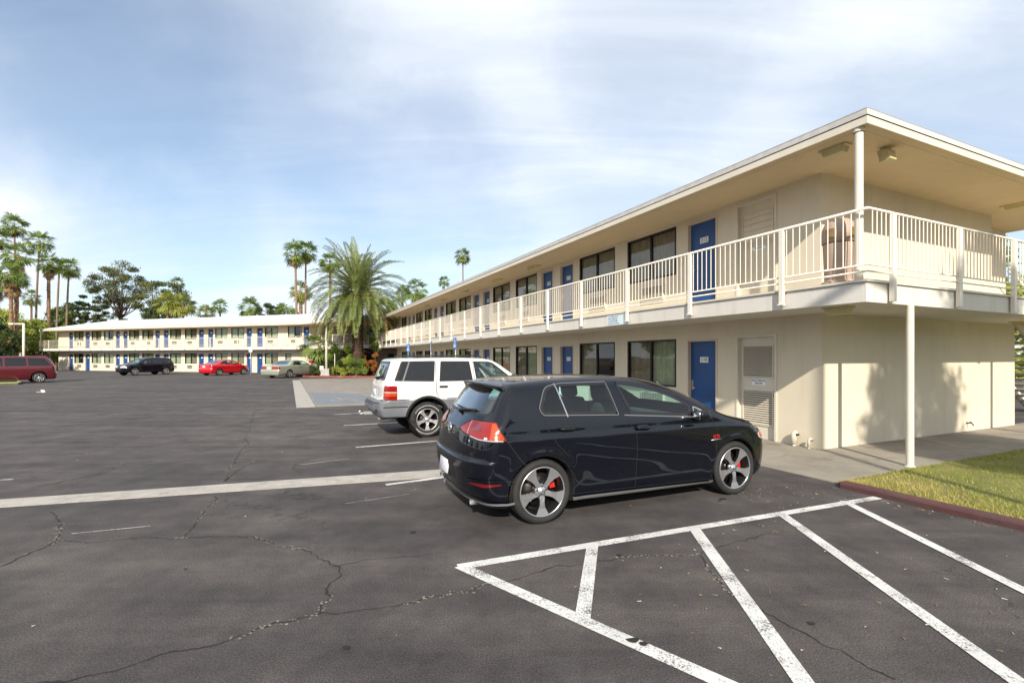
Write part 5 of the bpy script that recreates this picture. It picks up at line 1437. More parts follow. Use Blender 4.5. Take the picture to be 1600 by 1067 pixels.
M['bark'] = bark('grey_brown_bark', (.07, .05, .035), (.17, .12, .085), 1.5)

def fan_leaf(V, F, rng, p0, d, L, rb, droop, nb=13, spread=R(112)):
    """one fan frond: stalk and a pleated fan of blades"""
    side = d.cross(Vector((0, 0, 1)))
    if side.length < .1: side = Vector((1, 0, 0))
    side.normalize()
    side = (side + side.cross(d) * rng.gauss(0, .45)).normalized()
    p1 = p0 + d * L + Vector((0, 0, -droop * L * .4))
    d2 = (d + Vector((0, 0, -droop * .9))).normalized(); side = (side - d2 * side.dot(d2)).normalized(); up = side.cross(d2)
    b = len(V); w = side * .02
    V += [p0 - w, p0 + w, p1 + w, p1 - w]; F.append((b, b + 1, b + 2, b + 3))
    for k in range(nb):
        a = -spread + 2 * spread * (k + .5) / nb + rng.gauss(0, .05)
        t = d2 * math.cos(a) + side * math.sin(a)
        l = rb * (.72 + .34 * math.cos(a * .8)) * rng.uniform(.85, 1.1)
        tip = p1 + t * l + Vector((0, 0, -rb * (.10 + .22 * droop))) + up * rng.gauss(0, .03 * rb)
        m = p1 + t * l * .55 + up * (.05 * rb)
        q = up.cross(t).normalized() * (l * .46 * spread / nb)
        b = len(V); V += [p1, m - q, tip, m + q]; F.append((b, b + 1, b + 2, b + 3))

def fan_palm(label, x, y, h, cr, tr, seed, skirt=.0, lean=(0, 0), n=46, leaf='palmleaf', trunk='palmtrunk', group='fan palms behind the motel', base=0.0, low=-.9):
    rng = random.Random(seed)
    e = empty('fan_palm', (x, y, base), 0, label, 'palm tree', group)
    t = MB(); pts = []; rs = []
    N = 14
    for i in range(N + 1):
        f = i / N
        pts.append((lean[0] * f * f, lean[1] * f * f, -.3 + (h + .3) * f)); rs.append(tr * (1.25 - .35 * f + (.35 * max(0, 1 - f * 6))) * (1 + .06 * math.sin(i * 2.3 + seed)))
    t.tube(pts, rs, 9)
    if trunk == 'palmboot':
        for i in range(90):
            z = h * (.1 + .88 * rng.random()); a = rng.random() * 6.28; f = z / h
            c = Vector((lean[0] * f * f + math.cos(a) * tr * 1.0, lean[1] * f * f + math.sin(a) * tr * 1.0, z)); o = Vector((math.cos(a), math.sin(a), 0))
            s_ = Vector((-o.y, o.x, 0)) * .09
            b = len(t.v); t.add([c - s_, c + s_, c + o * .14 + Vector((0, 0, .20))], [(0, 1, 2)])
    t.build('trunk', M[trunk], e, recalc=False)
    top = Vector((lean[0], lean[1], h))
    V = []; F = []
    n = int(n * .8)
    for k in range(n):
        a = k * 2.399 + rng.gauss(0, .2); el = 1.25 - (1.25 - low) * (k / n) ** .9 + rng.gauss(0, .12)
        d = Vector((math.cos(a) * math.cos(el), math.sin(a) * math.cos(el), math.sin(el)))
        fan_leaf(V, F, rng, top + Vector((0, 0, rng.uniform(-.25, .15))), d, cr * rng.uniform(.52, .66), cr * rng.uniform(.50, .62), .18 + .35 * (k / n))
    c = MB(); c.add(V, F); c.build('crown', M[leaf], e, recalc=False)
    if skirt > 0:
        V = []; F = []
        for k in range(int(26 + 34 * skirt)):
            a = rng.random() * 6.28; el = R(-rng.uniform(58, 84)); d = Vector((math.cos(a) * math.cos(el), math.sin(a) * math.cos(el), math.sin(el)))
            z = -rng.random() * skirt * cr * 1.3
            fan_leaf(V, F, rng, top + Vector((math.cos(a) * .1, math.sin(a) * .1, z - .1)), d, cr * rng.uniform(.25, .4), cr * rng.uniform(.35, .5), .15, nb=8, spread=R(55))
        c = MB(); c.add(V, F); c.build('dead_fronds', M['deadfrond'], e, recalc=False)
    return e

def date_palm(label, x, y, h, L, tr, seed, nfr=136):
    rng = random.Random(seed)
    e = empty('date_palm', (x, y, .1), 0, label, 'palm tree')
    t = MB(); N = 26
    t.tube([(0, 0, -.3 + (h + .5) * i / N) for i in range(N + 1)], [tr * (1.0 + .10 * math.sin(i * 1.9)) * (1.15 if i < 2 else 1) * (1.22 if i > N - 5 else 1) for i in range(N + 1)], 14)
    for i in range(420):       # old leaf bases in rising spirals
        z = .3 + (h - .1) * i / 420; a = i * 2.399; o = Vector((math.cos(a), math.sin(a), 0)); s_ = Vector((-o.y, o.x, 0)) * .11
        c = o * tr * .95 + Vector((0, 0, z))
        t.add([c - s_, c + s_, c + s_ * .6 + o * .13 + Vector((0, 0, .17)), c - s_ * .6 + o * .13 + Vector((0, 0, .17)), c + Vector((0, 0, .22))], [(0, 1, 2, 3), (3, 2, 4)])
    t.build('trunk', M['datetrunk'], e, recalc=False)
    V = []; F = []; VD_ = []; FD = []
    for k in range(nfr):
        a = k * 2.399 + rng.gauss(0, .12); f = k / nfr
        el = R(80) - R(120) * f ** .82 + rng.gauss(0, .07)
        dry = f > .78 and rng.random() < .3
        VV, FF = (VD_, FD) if dry else (V, F)
        l = L * rng.uniform(.86, 1.05) * (.9 if f < .1 else 1); ns = 12
        d = Vector((math.cos(a) * math.cos(el), math.sin(a) * math.cos(el), math.sin(el)))
        p = Vector((math.cos(a) * .15, math.sin(a) * .15, h + .35 - .5 * f)); pts = [p.copy()]; ds = [d.copy()]
        for s_ in range(ns):
            d = (d + Vector((0, 0, -(.035 + .150 * (s_ / ns)) * (.45 + .95 * math.cos(el))))).normalized()
            p = p + d * (l / ns); pts.append(p.copy()); ds.append(d.copy())
        for i in range(ns):
            side = ds[i].cross(Vector((0, 0, 1)))
            if side.length < .05: side = Vector((math.sin(a), -math.cos(a), 0))
            side.normalize(); w = side * (.03 * (1 - i / ns) + .006); b = len(VV)
            VV += [pts[i] - w, pts[i] + w, pts[i + 1] + w * .8, pts[i + 1] - w * .8]; FF.append((b, b + 1, b + 2, b + 3))
        nl = 54
        for j in range(nl):
            tt = .10 + .90 * j / nl; q = tt * ns; i = min(ns - 1, int(q)); fr = q - i
            c = pts[i].lerp(pts[i + 1], fr); dd = ds[i]
            side = dd.cross(Vector((0, 0, 1)))
            if side.length < .05: side = Vector((math.sin(a), -math.cos(a), 0))
            side.normalize(); up = side.cross(dd)
            ll = .62 * math.sin(PI * min(1, .12 + tt * .86)) ** .6 * rng.uniform(.85, 1.1)
            for sg in (-1, 1):
                o = (side * sg * .78 + dd * .62 + up * (.30 + rng.gauss(0, .10))).normalized()
                tip = c + o * ll + Vector((0, 0, -.10 * ll)); m = c + o * ll * .5; w = dd * .034
                b = len(VV); VV += [c, m - w, tip, m + w]; FF.append((b, b + 1, b + 2, b + 3))
    c = MB(); c.add(V, F); c.build('crown', M['dateleaf'], e, recalc=False)
    c = MB(); c.add(VD_, FD); c.build('dry_fronds', M['datedry'], e, recalc=False)
    c = MB()
    for k in range(46):
        a = rng.random() * 6.28; o = Vector((math.cos(a), math.sin(a), 0)); p = Vector((0, 0, h + .1)) + o * .3; pts = [p]
        ex = rng.uniform(.5, 1.3)
        for s_ in range(5): pts.append(p + o * ex * (s_ + 1) / 5 + Vector((0, 0, .55 * (s_ + 1) / 5 - 1.15 * ((s_ + 1) / 5) ** 2 * rng.uniform(.7, 1.5))))
        c.tube(pts, [.035, .03, .028, .025, .05, .07], 4)
    c.build('fruit_stalks', M['stalk'], e, recalc=False)
    return e

def leaves(V, F, rng, c, r, n, size, flat=1.0):
    for k in range(n):
        while True:
            q = Vector((rng.uniform(-1, 1), rng.uniform(-1, 1), rng.uniform(-1, 1)))
            if q.length < 1: break
        q = q * (.55 + .45 * rng.random())
        p = c + Vector((q.x * r, q.y * r, q.z * r * flat))
        a = Vector((rng.gauss(0, 1), rng.gauss(0, 1), rng.gauss(0, .8))).normalized(); b_ = a.orthogonal().normalized()
        s = size * rng.uniform(.6, 1.4); b = len(V)
        V += [p - a * s, p + b_ * s * .45, p + a * s, p - b_ * s * .45]; F.append((b, b + 1, b + 2, b + 3))

def tree(name, label, x, y, h, cr, seed, leaf='leafmid', flat=.7, trunk_r=.22, trunk_f=.42, nclump=34, nleaf=150, size=.125, group='trees behind the motel', cat='tree', lean=(0, 0), spread=1.0, base=0.0):
    """trunk with limbs; the crown is many small leaves gathered in uneven clumps with gaps between"""
    rng = random.Random(seed)
    e = empty(name, (x, y, base), 0, label, cat, group)
    t = MB(); top = Vector((lean[0], lean[1], h * trunk_f))
    t.tube([(0, 0, -.3), (lean[0] * .3, lean[1] * .3, h * trunk_f * .5), top], [trunk_r * 1.3, trunk_r, trunk_r * .8], 8)
    V = []; F = []
    cz = h * (1 + trunk_f) / 2; hz = h * (1 - trunk_f) / 2 * 1.05
    for k in range(nclump):
        a = k * 2.399 + rng.gauss(0, .3); f = (k + .5) / nclump; zz = 1 - 2 * f; rr_ = math.sqrt(max(0, 1 - zz * zz)) * rng.uniform(.55, 1.0)
        c = Vector((lean[0] * 1.2 + math.cos(a) * rr_ * cr * spread, lean[1] * 1.2 + math.sin(a) * rr_ * cr * spread, cz + zz * hz * rng.uniform(.7, 1)))
        cl = cr * rng.uniform(.24, .44)
        leaves(V, F, rng, c, cl, int(nleaf * 1.7 * rng.uniform(.6, 1.3)), size, flat)
        if k % 2 == 0:
            st = top + Vector((0, 0, -h * trunk_f * .25 * rng.random())); mid = st.lerp(c, .5) + Vector((0, 0, -.06 * h))
            t.tube([st, mid, c], [trunk_r * .45, trunk_r * .28, trunk_r * .08], 5)
    t.build('trunk', M['bark'], e, recalc=False)
    c = MB(); c.add(V, F); c.build('crown', M[leaf], e, recalc=False)
    return e

def shrub(name, label, x, y, h, r, seed, leaf='leafmid', n=1500, size=.10, group='shrubs in the planter', base=0.12):
    rng = random.Random(seed)
    e = empty(name, (x, y, base), 0, label, 'shrub', group)
    t = MB(); V = []; F = []
    for k in range(11):
        a = rng.random() * 6.28; q = r * math.sqrt(rng.random()) * .8; c = Vector((math.cos(a) * q, math.sin(a) * q, h * rng.uniform(.2, .85)))
        t.tube([(c.x * .15, c.y * .15, -.1), (c.x * .6, c.y * .6, c.z * .6), c], [.03, .02, .008], 4)
        leaves(V, F, rng, c, min(r, h) * rng.uniform(.28, .45), n // 11, size, 1.0)
    t.build('stem', M['bark'], e, recalc=False)
    c = MB(); c.add(V, F); c.build('foliage', M[leaf], e, recalc=False)
    return e

def P(px, Z): p = at(px, Z); return p.x, p.y
# tall fan palms behind the left end
L = [  # px, crown y, Z, crown radius, trunk radius, seed, skirt, n, leaf, trunk, lean px at the foot, label
    (22, 352, 76, 2.7, .17, 1, .15, 44, 'palmleaf', 'palmtrunk', 4, 'tallest fan palm at the far left, thin trunk, crown high above the others'),
    (62, 377, 70, 2.5, .17, 2, .0, 42, 'palmleaf', 'palmtrunk', -7, 'tall slender fan palm with a bare leaning trunk and no skirt, left group'),
    (28, 398, 62, 2.4, .22, 3, .75, 40, 'palmleaf', 'palmboot', -2, 'fan palm with a long brown skirt just under the tallest palm'),
    (18, 428, 58, 2.3, .24, 4, .85, 38, 'palmleaf', 'palmboot', -1, 'low thick-trunked fan palm with shaggy skirt, left of a twin trunk'),
    (25, 436, 58.8, 1.9, .24, 5, .7, 34, 'palmleaf', 'palmboot', 0, 'thick rough trunk of the twin fan palm, standing right of its neighbour'),
    (-4, 372, 70, 2.4, .2, 6, .2, 40, 'palmleaf', 'palmtrunk', 2, 'fan palm cut by the left edge, only its right fronds showing'),
    (-6, 440, 64, 2.6, .25, 7, .6, 40, 'palmleaf', 'palmboot', 6, 'shaggy low fan palm half out of view at the left edge'),
    (76, 411, 66, 2.2, .25, 8, .55, 42, 'palmleaf', 'palmboot', 0, 'stout fan palm with a rough brown trunk and short skirt, left of two slim palms'),
    (93, 414, 70, 2.0, .16, 9, .0, 40, 'palmleaf', 'palmtrunk', -5, 'slim fan palm squeezed between the stout palm and the rightmost slim palm'),
    (108, 418, 70, 2.2, .16, 10, .1, 40, 'palmleaf', 'palmtrunk', -5, 'slim fan palm standing at the right of the left palm group'),
    (49, 465, 78, 1.9, .2, 11, .2, 36, 'palmleaf', 'palmtrunk', 0, 'small short fan palm seen between two tall trunks of the left group'),
    (277, 443, 88, 1.9, .18, 12, .0, 38, 'palmleaf', 'palmtrunk', 0, 'little round fan palm crown rising over the hanging yellow palms'),
    (262, 472, 72, 2.6, .30, 13, .0, 54, 'palmleaf2', 'palmtrunk', 0, 'weeping yellow-green fan palm, left one of a close pair above the white roof'),
    (285, 476, 72, 2.7, .30, 14, .0, 54, 'palmleaf2', 'palmtrunk', 0, 'weeping yellow-green fan palm, right one of a close pair above the white roof'),
    (344, 478, 80, 1.9, .2, 15, .0, 38, 'palmleaf', 'palmtrunk', 0, 'small fan palm just clearing the white roof, right of a low bushy one'),
    (322, 489, 78, 2.2, .25, 16, .0, 46, 'palmleaf2', 'palmtrunk', 0, 'low bushy palm peeping over the white roof ridge'),
    (390, 480, 74, 2.5, .25, 17, .0, 46, 'palmleaf', 'palmtrunk', 0, 'broad fan palm behind the white roof, above the silver-green sedan'),
    (461, 394, 62, 2.3, .18, 18, .35, 42, 'palmleaf', 'palmtrunk', 3, 'tall fan palm with yellow hanging fronds left of the big date palm'),
    (478, 392, 64, 2.2, .15, 19, .25, 42, 'palmleaf', 'palmtrunk', -1, 'thin-trunked tall fan palm closest to the left of the big date palm'),
    (516, 408, 66, 2.2, .2, 20, .1, 40, 'palmleaf', 'palmtrunk', 0, 'fan palm mostly hidden behind the upper left of the big date palm'),
    (470, 455, 66, 2.2, .3, 21, .4, 42, 'palmleaf2', 'palmboot', 0, 'short yellowish fan palm at the foot of the two tall thin ones'),
    (723, 399, 78, 1.95, .14, 22, .05, 42, 'palmleaf', 'palmtrunk', 1, 'lone slender fan palm standing high over the near wing roof'),
    (694, 440, 84, 1.6, .14, 23, .0, 36, 'palmleaf', 'palmtrunk', 0, 'smallest fan palm, just its crown showing over the near wing roof'),
    (651, 452, 60, 2.2, .28, 24, .35, 42, 'palmleaf', 'palmboot', 0, 'fan palm with a yellow skirt right of the big date palm'),
    (629, 458, 64, 1.7, .2, 25, .0, 36, 'palmleaf', 'palmtrunk', 0, 'small fan palm partly behind the right fronds of the big date palm'),
]
for (px, cy, Z, cr, tr, seed, sk, n, leaf, trunk, foot, label) in L:
    x, y = P(px + foot, Z); xt, yt = P(px, Z); h = zat(cy, Z)
    fan_palm(label, x, y, h, cr * .70, tr * .76, seed, sk, (xt - x, 0), n, leaf, trunk)
# the big date palm and its planter neighbours
x, y = P(559, 40.6)
date_palm('big date palm with a wide drooping crown and thick dark trunk in the red-kerbed planter', x, y, 6.85, 4.75, .40, 31)
x, y = P(499, 43)
fan_palm('short bright green fan palm in the planter, just left of the lamp post', x, y, 2.6, 1.7, .14, 41, .0, (0, 0), 34, 'palmleaf', 'palmtrunk', 'plants in the red-kerbed planter', .1)
x, y = P(588, 42); 
e = tree('slender_tree', 'slim green-trunked tree beside the date palm trunk, under its right fronds', x, y, 4.6, .75, 44, 'leafmid', .9, .12, .45, 14, 70, .12, 'plants in the red-kerbed planter', base=.1)
for i, (px, Z, h, r, lf, lab) in enumerate([
        (517, 42.5, 1.6, 1.0, 'leafdark', 'dark bush right behind the lamp post base in the planter'),
        (535, 42.5, 3.1, 1.3, 'leafmid', 'tall mid-green bush left of the date palm trunk'),
        (548, 41.8, 3.2, 1.2, 'leafbright', 'olive-green bush behind the left side of the date palm trunk'),
        (530, 40.8, .7, .8, 'leafbright', 'low light-green ground plant at the planter edge by the lamp post'),
        (563, 39.9, 1.5, 1.0, 'leafmid', 'rounded green bush right in front of the date palm trunk'),
        (552, 40.3, 2.0, .9, 'leafbright', 'upright olive bush before the left side of the date palm trunk'),
        (507, 43.5, 2.4, 1.1, 'leafmid', 'tall green bush behind the lamp plinth'),
        (545, 41.2, 1.3, 1.0, 'leafdark', 'very dark low bush in front of the date palm'),
        (576, 43.0, 2.5, .9, 'leafpurple', 'dark purple-leaved bush behind the orange one'),
        (571, 40.9, 1.9, .65, 'leafred', 'pale orange bush at the foot of the date palm'),
        (585, 41.2, 2.1, .5, 'leafred', 'narrow bright orange bush at the right end of the planter'),
        (494, 40.7, 1.0, .7, 'leafdark', 'small dark bush at the nose of the sage-green sedan'),
        (560, 44.0, 2.8, 1.4, 'leafdark', 'dark tall bush behind the date palm in the corner')]):
    x, y = P(px, Z); shrub('shrub', lab, x, y, h, r, 60 + i, lf, 3600, .055)
# pines and other trees behind the left wing
for (px, cy, Z, cr, seed, lf, flat, nm, lab, kw) in [
        (188, 437, 82, 4.4, 71, 'leafpine', .5, 'pine_tree', 'umbrella pine with a domed crown and open limbs behind the far wing', dict(trunk_f=.60, nclump=46, nleaf=150, trunk_r=.30)),
        (232, 458, 80, 4.0, 72, 'leafpine', .42, 'pine_tree', 'leaning pine with dark clumps right of the domed pine', dict(trunk_f=.45, nclump=40, nleaf=150, trunk_r=.30, lean=(2.0, 0))),
        (148, 456, 84, 2.3, 73, 'leafdark', .5, 'pine_tree', 'thin sparse pine left of the domed pine', dict(trunk_f=.5, nclump=16, trunk_r=.16)),
        (128, 482, 84, 3.0, 74, 'leafdark', .5, 'pine_tree', 'low dark pine at the left of the pine group', dict(trunk_f=.35, nclump=24)),
        (165, 484, 86, 2.8, 75, 'leafdark', .5, 'pine_tree', 'low dark spreading pine under the domed pine', dict(trunk_f=.3, nclump=22)),
        (112, 488, 74, 2.4, 76, 'leafdark', .7, 'broadleaf_tree', 'dark leafy tree close behind the left end of the far wing', dict(trunk_f=.3)),
        (86, 500, 72, 2.6, 77, 'leafmid', .8, 'broadleaf_tree', 'mid-green tree behind the left balcony corner of the far wing', dict(trunk_f=.25)),
        (50, 515, 64, 2.2, 78, 'leafbright', .8, 'broadleaf_tree', 'light green tree between the white lamp and the twin trunks', dict(trunk_f=.25)),
        (4, 500, 60, 2.6, 79, 'leafbright', .8, 'broadleaf_tree', 'bright green tree at the left edge below the palms', dict(trunk_f=.25)),
        (-14, 520, 54, 2.6, 80, 'leafdark', .8, 'broadleaf_tree', 'dark tree cut by the left edge above the maroon minivan', dict(trunk_f=.2)),
        (70, 535, 70, 2.4, 81, 'leafmid', .8, 'broadleaf_tree', 'low leafy tree right of the white L-shaped lamp', dict(trunk_f=.15)),
        (105, 540, 72, 2.2, 82, 'leafmid', .8, 'broadleaf_tree', 'low leafy tree seen under the far wing balcony end', dict(trunk_f=.15)),
        (422, 488, 78, 2.6, 83, 'leafdark', .7, 'broadleaf_tree', 'dark green treetop over the white roof, right of the broad fan palm', dict(trunk_f=.3)),
        (446, 486, 80, 2.6, 84, 'leafmid', .7, 'broadleaf_tree', 'treetop over the white roof, just left of the tall thin palms', dict(trunk_f=.3)),
        (244, 486, 76, 2.2, 85, 'leafdark', .7, 'broadleaf_tree', 'dark treetop between the leaning pine and the weeping palms', dict(trunk_f=.3)),
        (600, 482, 60, 2.4, 86, 'leafmid', .7, 'broadleaf_tree', 'treetop behind the corner roof at the right of the date palm', dict(trunk_f=.3))]:
    x, y = P(px, Z); h = zat(cy, Z) + cr * .55
    tree(nm, lab, x, y, h, cr, seed, lf, flat, **kw)
# trees standing behind the photographer: first shades the wall, the added row darkens reflections
tree('broadleaf_tree', 'tall loose tree behind the photographer whose shade falls on the end wall', 8.45, -6.5, 12.0, 1.75, 90, 'leafmid', 1.0, .13, .60, 90, 95, .09, 'trees across the street')
tr0 = tree('broadleaf_tree', 'street tree across the road behind the photographer', -34, -40, 7.5, 3.6, 91, 'leafdark', .8, .25, .25, 40, 90, .30, 'trees across the street')
for i, (x, y, s_) in enumerate([(-28, -41, 1.25), (-22, -44, 1.3), (-15, -42, 1.1), (-9, -42, 1.2), (-3, -45, 1.3), (3, -46, 1.3), (9, -43, 1.1), (15, -42, 1.2), (21, -44, 1.3), (27, -45, 1.15), (39, -40, 1.0), (-46, -42, 1.2), (52, -38, 1.1), (34, -22, .9), (36, -8, .9), (38, 6, .8), (-60, -36, 1.2), (-72, -20, 1.2), (64, -30, 1.2)]):
    c = copy_tree(tr0); c.location = (x, y, 0); c.rotation_euler = (0, 0, i * 1.7); c.scale = (s_, s_, s_)
    if 13 <= i <= 15: c['label'] = 'street tree to the right of the lawn, out of the picture'
for i, (x, y, s_) in enumerate([(-84, 6, 1.2), (-90, 22, 1.1), (-86, 38, 1.3), (-95, 54, 1.2), (-80, -8, 1.0)]):
    c = copy_tree(tr0); c.location = (x, y, 0); c.rotation_euler = (0, 0, i * 2.1); c.scale = (s_, s_, s_); c['label'] = 'tree along the far left side of the lot, out of the picture'
tree('broadleaf_tree', 'green tree glimpsed through the slats of the stair at the right edge', *W2(17.5, 4.5)[:2], 5.0, 2.6, 93, 'leafbright', .8, .15, .10, 30, 110, .14, None)
tree('broadleaf_tree', 'dark tree beyond the stair, behind the balcony end at the right edge', *W2(22, 8)[:2], 8.5, 3.6, 94, 'leafmid', .8, .2, .10, 40, 110, .18, None)
# ------------------------------------------------------------------ planter, lamps, signs and small things
mb = MB()
pf = [at(462, 45.5), at(466, 42.2), at(474, 40.9), at(488, 40.2), at(520, 39.9), at(560, 39.6), at(596, 39.4), at(612, 38.6)]
pb = [at(618, 42.0), at(604, 46.5), at(560, 50.0), at(480, 50.0)]
poly = [(p.x, p.y) for p in pf + pb]
mb.prism(poly, -.05, .11)
tag(mb.build('planter_mulch', M['soil']), kind='structure')
tag(kerb('planter_kerb', [Vector((p.x, p.y - .16, 0)) for p in pf], .16, .15, M['redcurb2']), kind='structure')
# island with dry grass under the minivan's nose
mb = MB(); q = [G(-160, 606), G(28, 601), G(34, 599.5), G(26, 597.5), G(-160, 595)]
mb.prism([(p.x, p.y) for p in q], -.05, .12); tag(mb.build('traffic_island', plain('island_grass', (.14, .16, .05), .9, vary=.3, scale=4)), kind='structure')
tag(kerb('island_kerb', [Vector((p.x, p.y, 0)) for p in q[:4]], .14, .14, plain('yellow_kerb_paint', (.45, .40, .20), .7, vary=.2)), kind='structure')
# earth and planting strip beyond the lot on the left
mb = MB(); mb.quad((-160, 58, .004), (-64, 58, .004), (-64, 140, .004), (-160, 140, .004)); tag(mb.build('bare_soil', M['soil2']), kind='structure')

def lamp_post(label, x, y, h, arm, group=None, base=True, r=.07, zb=0.0):
    e = empty('street_lamp', (x, y, zb), 0, label, 'street lamp', group)
    m = MB(); m.tube([(0, 0, .02), (0, 0, h)], [r * 1.15, r], 10); m.build('pole', M['trim'], e)
    if base:
        b = MB(); b.lathe([(.0, .0), (.42, .0), (.40, .55), (.34, .60), (0, .60)], n=20); b.build('concrete_base', M['gutter'], e)
    a = MB(); a.box(min(0, arm), max(0, arm), -.06, .06, h - .12, h); a.build('arm', M['trim'], e)
    l = MB(); s_ = -1 if arm < 0 else 1
    l.box(arm - .05, arm + s_ * .55, -.14, .14, h - .16, h + .02); lo = l.build('lamp_head', M['trim'], e)
    g = MB(); g.box(arm + s_ * .05, arm + s_ * .5, -.10, .10, h - .175, h - .162); g.build('lens', M['lamp'], lo)
    return e
x, y = P(510, 40.5); e = lamp_post('cream lamp post on a square concrete plinth in front of the big date palm', x, y, 5.4, .0, base=False, r=.085, zb=.10)
b = MB(); b.box(-.34, .34, -.34, .34, -.1, .62); b.box(-.38, .38, -.38, .38, -.1, .14); b.build('concrete_base', M['gutter'], e)
x, y = P(37, 50); lamp_post('white L-shaped lamp post in front of the left palms', x, y, zat(505, 50), -.9, r=.10)
x, y = 5.62, -4.6; lamp_post('tall lamp post behind the photographer that shades the wall corner', x, y, 9.6, -1.2, r=.06)

def blue_sign(label, px, v, h, rz, style, u=None, pos=None, plate='blue'):
    if pos is None: 
        r = (px - 800) / FPX; o = CW + VD * v; u = (o.x - r * o.y) / (-UD.x + r * UD.y); pos = W2(v, u)
    e = empty('parking_sign', pos, rz, label, 'sign', 'accessible parking signs')
    m = MB(); m.tube([(0, .02, -.05), (0, .02, h)], .022, 8); m.build('post', M['steel'] if style != 'white' else M['trim'], e)
    m = MB(); m.box(-.155, .155, -.012, -.006, h - .47, h); pl = m.build('plate', M['signblue'] if style != 'white' else M['white'], e)
    m = MB(); w_ = -.0135
    def seg(a, b, t):
        a = Vector((a[0], w_, a[1])); b = Vector((b[0], w_, b[1])); d = (b - a).normalized(); n = Vector((-d.z, 0, d.x)) * t / 2
        m.quad(a + n, a - n, b - n, b + n)
    z = h - .13
    m.add([(.022 * math.cos(t) - .01, w_, z + .085 + .022 * math.sin(t)) for t in np.linspace(0, 2 * PI, 11)[:-1]], [list(range(10))])
    seg((-.01, z + .06), (0, z - .01), .024); seg((0, z - .005), (.05, z - .005), .02); seg((.05, z), (.075, z - .075), .02); seg((0, z + .03), (.045, z + .03), .016)
    ring = [(.0 + .062 * math.cos(t), z - .035 + .062 * math.sin(t)) for t in np.linspace(R(140), R(370), 12)]
    for a, b in zip(ring[:-1], ring[1:]): seg(a, b, .016)
    for k in range(3): m.box(-.12, .12 - .05 * (k % 2), w_ - .001, w_, h - .30 - .05 * k, h - .275 - .05 * k)
    m.build('wheelchair_symbol', M['white'] if style != 'white' else M['signblue'], pl, recalc=False)
    return e
M['signblue'] = plain('sign_blue', (.012, .14, .42), .4)
M['signlight'] = plain('sign_light_blue', (.02, .26, .48), .4)
fz = ANG - PI / 2
blue_sign('dark blue parking sign on a thin post, nearest of those before the near wing', 711, -2.3, 2.50, fz + .12, 'blue')
blue_sign('blue parking sign turned edge-on, between the two others before the near wing', 674, -2.3, 2.45, PI / 2 + .02, 'blue')
s3 = blue_sign('light blue parking sign nearest the planter, farthest before the near wing', 638, -2.3, 2.46, fz + .35, 'blue')
s3.children[1].data.materials[0] = M['signlight']
blue_sign('white parking sign with blue symbol between the red and the sage-green sedans', 0, 0, 2.65, .1, 'white', pos=at(391.5, 46.2))
# little notice in the planter, stake
e = empty('garden_notice', at(502.5, 40.35, .1), 0, 'small white notice on a short stake left of the lamp plinth', 'sign')
m = MB(); m.tube([(0, .02, -.1), (0, .02, .6)], .02, 6); m.build('stake', M['trim'], e)
m = MB(); m.box(-.15, .15, -.01, .005, .42, .84); pl = m.build('plate', M['white'], e)
m = MB()
for k in range(4): m.box(-.10, .10 - .04 * (k % 2), -.0125, -.0115, .50 + .08 * k, .53 + .08 * k)
m.build('notice_print', plain('notice_black', (.05, .05, .05), .6), pl)
m = MB(); a, b = at(553, 41.5, 1.1), at(562.5, 40.6, .1); m.tube([a, b], .03, 6)
tag(m.build('plant_stake', M['trim']), 'pale leaning stake in front of the orange bush', 'stake')
m = MB(); a = at(523, 41.3, 0); m.tube([a, (a.x, a.y, 2.0)], .035, 6)
tag(m.build('plant_stake', M['trim']), 'upright pale stake just right of the lamp post', 'stake')

# dome-topped litter bin on the balcony corner
bp_ = W2(-.86, -.82, ZF)
e = empty('litter_bin', bp_, ANG, 'pinkish-tan litter bin with a domed top on the balcony by the corner column', 'bin')
M['bin'] = plain('tan_bin_plastic', (.40, .29, .22), .6, vary=.08, scale=3)
m = MB(); m.lathe([(0, .0), (.19, .0), (.20, .02), (.225, .62), (.225, .66)], n=28); m.lathe([(.0, .0), (.24, .0), (.25, .05), (.20, .09)], n=28); m.build('body', M['bin'], e, recalc=False)
m = MB(); m.lathe([(.222, .672), (.238, .672), (.240, .82), (.232, .90), (.20, .98), (.14, 1.04), (.06, 1.07), (0, 1.075)], n=28); d = m.build('domed_lid', M['bin'], e, recalc=False)
m = MB()
for a in (0, PI / 2, PI, 3 * PI / 2):
    pts = [(.241 * math.cos(a + k), .241 * math.sin(a + k)) for k in (-.35, -.17, 0, .17, .35)]
    for p, q in zip(pts[:-1], pts[1:]): m.quad((p[0], p[1], .73), (q[0], q[1], .73), (q[0], q[1], .88), (p[0], p[1], .88))
m.build('opening', M['deadfrond'], d, recalc=False)

# capped pipe stubs by the facade corner, wall tap
def pipe_stub(label, u, v, h, r):
    p = W2(v, u); e = empty('pipe_stub', p, ANG, label, 'pipe')
    m = MB(); m.tube([(0, 0, -.02), (0, 0, h * .25)], r * .55, 10); m.tube([(0, 0, h * .2), (0, 0, h * .8), (-.0, -.02, h * .95), (0, -.05, h)], [r, r, r * .95, r * .6], 12); m.build('pipe', M['trim'], e)
    m = MB(); m.tube([(-.01, -.05, h * .86), (-.01, -r - .05, h * .86)], r * .35, 8); m.build('spout', M['bronze'], e)
pipe_stub('fatter white capped pipe stub at the wall foot beside the electrical room door', .46, -.10, .27, .055)
pipe_stub('thin white pipe stub with a dark tap, nearer the wall corner', .17, -.10, .19, .03)
p = W2(5.15, -.05, .20); e = empty('wall_tap', p, ANG, 'small dark tap low on the end wall right of the white post', 'tap')
m = MB(); m.tube([(0, .05, 0), (0, -.05, 0), (0, -.08, -.05)], .014, 8); m.tube([(-.04, -.03, .03), (.04, -.03, .03)], .01, 6); m.build('spout', M['bronze'], e)
